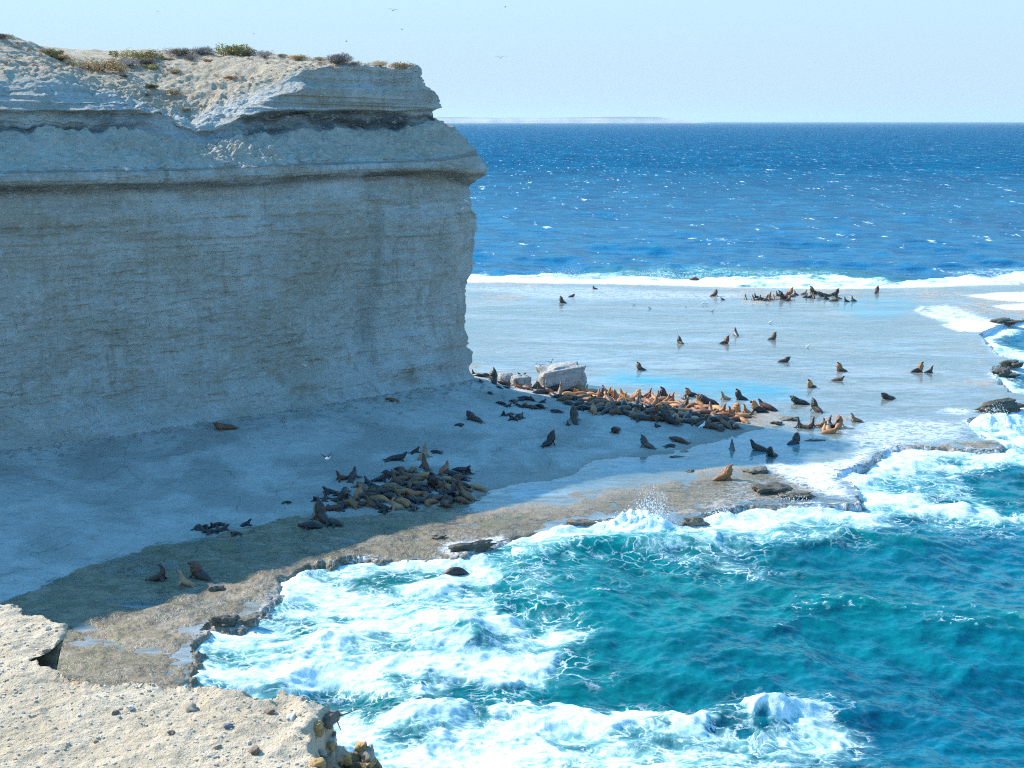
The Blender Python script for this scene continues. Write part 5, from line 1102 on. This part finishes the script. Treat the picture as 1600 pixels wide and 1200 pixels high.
def stems_mesh(seed):
    r_ = random.Random(seed); bm = bmesh.new()
    for _ in range(9):
        a_ = r_.uniform(0, 6.28); L_ = r_.uniform(.25, .45)
        tube(bm, [(0, 0, -.08), (math.cos(a_)*L_*.4, math.sin(a_)*L_*.4, L_*.5), (math.cos(a_)*L_*.9, math.sin(a_)*L_*.9, L_*.95)], .016, .005, 5)
    me = bpy.data.meshes.new('stems'); bm.to_mesh(me); bm.free(); return me
SH = [shrub_mesh(1, 1700, False), shrub_mesh(2, 1700, False), shrub_mesh(3, 1500, True), shrub_mesh(4, 1500, True)]; ST = [stems_mesh(5), stems_mesh(6)]
for m_ in SH+ST: m_.materials.append(m_stem)
for i, (px, py, w_, v_, c_, lb) in enumerate([(3, 58, 22, 2, 'grey', 'dark grey shrub cut by the left frame edge on the crest'), (28, 66, 9, 2, 'straw', 'small straw tuft just right of the leftmost grey shrub'),
        (73, 70, 24, 3, 'straw', 'pale straw bush on the skyline above a yellow green one'), (80, 86, 26, 0, 'olive', 'yellow green cushion shrub below the pale straw bush'), (95, 92, 12, 0, 'dark', 'small dark tuft at the right foot of the yellow green cushion'),
        (110, 73, 26, 2, 'straw', 'low straw coloured shrub on the skyline, third from the left'), (136, 77, 18, 0, 'olive', 'olive tuft on the skyline right of the low straw shrub'), (158, 80, 16, 2, 'grey', 'greyish low tuft on the skyline before the gully dip'),
        (160, 108, 46, 1, 'straw', 'wide olive and straw bush on the slope above the gully, left side'), (140, 104, 18, 0, 'orange', 'orange tinted tuft at the left side of the wide straw bush'), (178, 106, 18, 2, 'orange', 'rusty tuft at the right side of the wide straw bush'),
        (202, 100, 30, 2, 'grey', 'grey twiggy shrub right of the wide straw bush'), (218, 84, 40, 1, 'olive', 'dome shaped olive shrub on the skyline above the gully'), (232, 98, 24, 3, 'grey', 'pale grey shrub below the dome shaped olive one'),
        (239, 106, 20, 0, 'olive', 'small olive cushion below the pale grey shrub'), (195, 118, 10, 0, 'dark', 'tiny dark green tuft alone on the gully slope'), (238, 135, 18, 0, 'dark', 'dark green tuft on the left flank of the gully'), (270, 144, 20, 1, 'straw', 'straw and olive tuft low in the gully'),
        (233, 148, 13, 2, 'grey', 'grey tuft at the very bottom of the gully'), (274, 112, 18, 3, 'straw', 'buff tuft in the middle of the lit slope'), (263, 92, 16, 2, 'straw', 'straw tuft between the dome shrub and grey skyline bushes'), (283, 83, 34, 2, 'grey', 'broad grey violet bush on the skyline'),
        (297, 92, 22, 2, 'grey', 'grey violet bush hanging below the skyline right of the broad one'), (316, 83, 28, 3, 'grey', 'loose grey bush just left of the great golden olive one'), (364, 80, 46, 0, 'olive', 'largest golden olive bush crowning the skyline'), (384, 84, 22, 1, 'dark', 'darker bush joined to the right of the largest olive one'),
        (362, 120, 15, 1, 'orange', 'lone orange brown tuft on the bare lit slope'), (412, 86, 26, 2, 'grey', 'grey pink bush right of the great olive bush'), (323, 94, 12, 0, 'orange', 'small rusty tuft under the great olive bush'), (440, 86, 12, 2, 'grey', 'small grey tuft between two pinkish skyline bushes'),
        (468, 88, 24, 2, 'straw', 'pinkish straw bush on the skyline in the middle of the plateau'), (500, 92, 18, 2, 'straw', 'low buff tuft beside the dark grey domed bush'), (528, 96, 40, 3, 'grey', 'dark grey domed bush near the headland end'), (553, 99, 14, 2, 'grey', 'grey tuft at the foot of the dark domed bush'),
        (592, 100, 24, 2, 'straw', 'round grey straw bush, second last before the headland tip'), (632, 104, 28, 1, 'straw', 'round straw bush nearest the headland tip'), (290, 172, 12, 0, 'olive', 'tiny olive tuft where the gully breaks the rim')]):
    L_ = cliff_hit(px, py); dist = L_.y
    root = bpy.data.objects.new('shrub', None); COL.objects.link(root); s = w_/FPX*dist/1.2
    root.location = L_-Vector((0, 0, .05)); root.rotation_euler = (0, 0, random.uniform(0, 6)); root.scale = (s*1.15, s*1.15, s*random.uniform(.7, .95)); root.empty_display_size = .2
    tag(root, lb, 'shrub', 'shrubs along the cliff top')
    f = bpy.data.objects.new('foliage', SH[v_]); COL.objects.link(f); f.parent = root; f.material_slots[0].link = 'OBJECT'; f.material_slots[0].material = leafm[c_]
    g = bpy.data.objects.new('stems', ST[i % 2]); COL.objects.link(g); g.parent = root

def tufts():
    V = []; F = []; r_ = random.Random(9); ii, jj = np.nonzero((CK > 18.6) & (CK < 20.6) & (CS < SC-2) & (CS > -8))
    for _ in range(520):
        k = r_.randrange(len(ii)); c = CP[ii[k], jj[k]]; w_ = r_.uniform(.10, .38)
        if noise2(c[0]*.3, c[1]*.3, 77) < -.1: continue
        for _ in range(22):
            a_ = r_.uniform(0, 6.28); d_ = Vector((math.cos(a_)*w_*.6, math.sin(a_)*w_*.6, w_*r_.uniform(.2, .9))); o_ = Vector(c)+Vector((r_.gauss(0, w_*.35), r_.gauss(0, w_*.35), -.02)); s_ = d_.orthogonal().normalized()*.018
            n_ = len(V); V.extend([o_-s_, o_+s_, o_+d_+s_*.3, o_+d_-s_*.3]); F.append([n_, n_+1, n_+2, n_+3])
    return link('dry_tufts', mesh_np('dry_tufts', [tuple(v) for v in V], F, False), mat_leaf('dry_tuft_blades', (.50, .34, .20), (.34, .22, .14)))
tag(tufts(), kind='stuff')
# ------------------------------------------------------------------ birds
m_white = mat_flat('white_feathers', (.78, .78, .76)); m_blk = mat_flat('black_feathers', (.02, .02, .022)); m_gry = mat_flat('grey_feathers', (.35, .36, .38)); m_bill = mat_flat('yellow_bill', (.65, .40, .05))
def add(bm, pts, flat=None, seg=10): loft(bm, dense(pts, 3), seg, flat)
def bm_mesh(name, parts, mat):
    bm = bmesh.new()
    for p_ in parts: add(bm, *p_)
    me = bpy.data.meshes.new(name); bm.to_mesh(me); bm.free(); me.materials.append(mat)
    me.polygons.foreach_set('use_smooth', np.ones(len(me.polygons), bool)); return me
gb = bm_mesh('gull_body', [([(-.34, 0, .0, .05, .012), (-.22, 0, .0, .05, .03), (-.08, 0, 0, .085, .08), (.08, 0, .01, .09, .085), (.20, 0, .03, .06, .06), (.27, 0, .05, .045, .045), (.31, 0, .05, .02, .02)],)], m_white)
gbill = bm_mesh('bill', [([(.30, 0, .045, .016, .016), (.36, 0, .035, .006, .008)],)], m_bill)
def wing_mesh(sg, up, tip):
    return bm_mesh('wing', [([(.03, sg*.05, .04, .09, .014), (.07, sg*.25, .04+up*.16, .085, .012), (.04, sg*.45, .04+up*.26+tip*.02, .065, .010), (-.05, sg*.66, .04+up*.26+tip*.14, .03, .006)], (1, 0, 0))], m_blk)
WN = [(wing_mesh(1, 1.3, .3), wing_mesh(-1, 1.3, .3)), (wing_mesh(1, .5, -.5), wing_mesh(-1, .5, -.5))]
sb = bm_mesh('standing_bird_body', [([(-.30, 0, .14, .02, .015), (-.18, 0, .20, .055, .045), (-.02, 0, .25, .085, .085), (.10, 0, .29, .075, .08), (.15, 0, .38, .045, .045), (.18, 0, .44, .042, .042), (.24, 0, .445, .015, .015)],), ([(.0, .03, .2, .012, .012), (.01, .03, .0, .01, .01)],), ([(.0, -.03, .2, .012, .012), (.01, -.03, .0, .01, .01)],)], m_white)
def flying(px, py, depth, head, roll, wv, label, size=1.0, body=None):
    r = ray(px, py); L_ = Vector(r)*(depth/r[1])+Vector((0, 0, CAM_H))
    root = bpy.data.objects.new('gull', gb); COL.objects.link(root); root.location = L_; root.rotation_euler = (R(roll), 0, R(head)); root.scale = (size,)*3
    tag(root, label, 'gull', 'gulls in flight')
    for k in range(2):
        c = bpy.data.objects.new('wing', WN[wv][k]); COL.objects.link(c); c.parent = root
        if body: c.material_slots[0].link = 'OBJECT'; c.material_slots[0].material = body
    c = bpy.data.objects.new('bill', gbill); COL.objects.link(c); c.parent = root
flying(512, 716, 82, 250, 12, 0, 'white gull with black wings raised, gliding over the shaded apron', 1.0)
flying(845, 571, 120, 100, 5, 1, 'dark winged gull flying just above the left of the big boulder', .9)
flying(861, 567, 122, 60, -25, 0, 'dark winged gull with tilted wings right above the big boulder', .8)
flying(1411, 388, 260, 200, 30, 0, 'white gull low over the blue sea on the right', 1.7, m_white)
flying(478, 572, 112, 250, 10, 0, 'white gull gliding in front of the cliff wall', .6, m_white)
for px, py, d_, h_, lb in [(614, 16, 110, 80, 'grey gull high in the sky above the headland, near the top frame edge'), (628, 46, 150, 30, 'small gull in the sky between the top gull and the headland'), (789, 11, 150, 10, 'tiny gull at the top of the sky right of the headland'),
                           (782, 90, 110, 80, 'pale gull gliding in the sky right of the headland tip'), (396, 53, 170, 30, 'tiny gull above the largest olive bush'), (246, 18, 190, 60, 'faint gull speck high over the left plateau'), (541, 65, 170, 20, 'tiny dark gull over the grey domed bush')]:
    flying(px, py, d_, h_, random.uniform(-15, 15), 1, lb, .8 if d_ < 120 else .5, m_gry)
def standing(loc, label, mat, size=1.0, head=0, group=None, name='gull'):
    root = bpy.data.objects.new(name, sb); COL.objects.link(root); root.location = loc; root.rotation_euler = (0, 0, R(head)); root.scale = (size,)*3
    root.material_slots[0].link = 'OBJECT'; root.material_slots[0].material = mat; tag(root, label, 'gull' if name == 'gull' else 'bird', group)
bpy.context.view_layer.update()
for px, py, lb in [(814, 585, 'dark bird perched left on the low grey boulder'), (823, 586, 'dark bird perched right on the low grey boulder')]:
    b_ = [o for o in scene.objects if o.get('label', '').startswith('low rounded grey boulder')][0]
    L_ = Vector((b_.location.x+(px-817)*.07, b_.location.y-.1, b_.location.z+.72)); standing(L_, lb, m_blk, .9, 200 if px < 820 else 340, name='bird')
for px, py, s, mt, lb in [(1097, 671, 1.6, m_white, 'white bird standing on the shaded apron under the dark cluster of sea lions'), (990, 479, 1.3, m_white, 'white gull on the far lagoon, left of the dark speck'), (1015, 484, 1.2, m_gry, 'dark backed gull alone in the far lagoon'),
                          (1098, 477, 1.3, m_white, 'left one of two white gulls side by side in the far lagoon'), (1104, 477, 1.3, m_white, 'right one of two white gulls side by side in the far lagoon'), (1113, 489, 1.3, m_gry, 'grey gull just below the white pair in the far lagoon'),
                          (1204, 507, 1.5, m_white, 'white gull swimming left of centre in the open lagoon'), (1262, 545, 1.4, m_white, 'white gull on the water between lone bulls in mid lagoon'), (1071, 482, .9, m_gry, 'tiny grey bird left of the white pair')]:
    standing(hit(px, py), lb, mt, s, random.choice([0, 180, 30]))
for px, py in [(711, 314), (728, 317), (722, 327), (717, 325), (733, 323)]:
    L_ = cliff_hit(px, py); standing(L_+Vector((.15, -.35, 0)), 'small pale bird nesting high on the headland wall under the lip', m_gry if px % 2 else m_white, .9, random.choice([0, 180]), 'birds perched on the headland wall', 'bird')

# ------------------------------------------------------------------ spray thrown up where waves break
def spray(px, py, W, H, n, name, label, lean=0.0, seed=0, blobs=60):
    r_ = random.Random(seed); c = G(px, py, SEA); bm = bmesh.new()
    for i in range(blobs):
        u = r_.gauss(0, .38); a_ = u*1.2; h_ = H*math.exp(-(u/.75)**2)*r_.uniform(.15, .95)
        s = W*r_.uniform(.012, .04)
        m_ = Matrix.Translation((c[0]+u*W*.5+lean*h_, c[1]+r_.gauss(0, W*.10), SEA+.2+h_*.8)) @ Matrix.Diagonal((s*1.2, s, s*r_.uniform(.8, 1.5), 1))
        bmesh.ops.create_icosphere(bm, subdivisions=1, radius=1, matrix=m_)
    for i in range(n):
        u = r_.gauss(0, .5); k = r_.random()**1.3; h_ = H*1.18*math.exp(-(u/.8)**2)*k
        s = r_.uniform(.015, .055)*(1.4-k)
        m_ = Matrix.Translation((c[0]+u*W*.55+lean*h_+r_.gauss(0, .1), c[1]+r_.gauss(0, W*.14), SEA+.25+h_)) @ Matrix.Diagonal((s, s, s*1.6, 1))
        bmesh.ops.create_icosphere(bm, subdivisions=1, radius=1, matrix=m_)
    me = bpy.data.meshes.new(name); bm.to_mesh(me); bm.free()
    n_ = len(me.vertices); co = np.empty(n_*3, np.float32); me.vertices.foreach_get('co', co); co = co.reshape(-1, 3)
    co += np.stack([fbm3(co[:, 0]*4+k, co[:, 1]*4, co[:, 2]*4, 4) for k in (0, 50, 90)], 1).astype(np.float32)*.09
    me.vertices.foreach_set('co', co.ravel()); me.polygons.foreach_set('use_smooth', np.ones(len(me.polygons), bool))
    o = link(name, me, m_spray); tag(o, label, 'spray', kind='stuff')
t = NT('white_spray'); d_ = t.n('BsdfDiffuse', ins={'Color': (.80, .85, .87, 1)}).outputs[0]; tr = t.n('BsdfTranslucent', ins={'Color': (.75, .85, .88, 1)}).outputs[0]; tp = t.n('BsdfTransparent').outputs[0]
nz = t.ramp(t.noise(t.pos(), 5, 5, .7), .40, .60, .35, 1)
m_spray = t.done(t.n('MixShader', ins={0: nz, 1: tp, 2: t.n('MixShader', ins={0: .35, 1: d_, 2: tr}).outputs[0]}).outputs[0])
spray(1005, 832, 4.6, 3.0, 1600, 'breaking_wave_spray', 'tall white burst of spray where a wave hits the reef rim', .25, 1, 0)
spray(960, 835, 3.0, 1.0, 350, 'breaking_wave_spray', 'lower white spray left of the tall burst', .2, 2, 0)
spray(1555, 672, 4.0, 2.2, 700, 'breaking_wave_spray', 'white burst of spray under the long dark slab at the right', 0, 3, 0)
spray(1240, 795, 4.5, .9, 400, 'breaking_wave_spray', 'low white spray along the rim right of the tall burst', 0, 4, 0)
spray(1120, 818, 4.0, .9, 400, 'breaking_wave_spray', 'low white spray along the rim just right of the squat rock', 0, 7, 0)
spray(880, 434, 14, 2.0, 500, 'far_surf_spray', 'spray along the far breaker near the headland', 0, 5, 0)
spray(1030, 436, 12, 2.0, 400, 'far_surf_spray', 'spray along the far breaker left of the distant group', 0, 6, 0)

# ------------------------------------------------------------------ sea air
bm = bmesh.new(); bmesh.ops.create_cube(bm, size=1)
for v in bm.verts: v.co = Vector((v.co.x*80000, v.co.y*80000, -9 if v.co.z < 0 else 240))
me = bpy.data.meshes.new('haze'); bm.to_mesh(me); bm.free()
t = NT('sea_air'); pv = t.n('VolumePrincipled', ins={'Color': (.70, .90, 1, 1), 'Density': 2.3e-5, 'Anisotropy': .2})
t.t.links.new(pv.outputs[0], t.out.inputs[1])
hb = link('haze', me, t.m); tag(hb, kind='stuff')
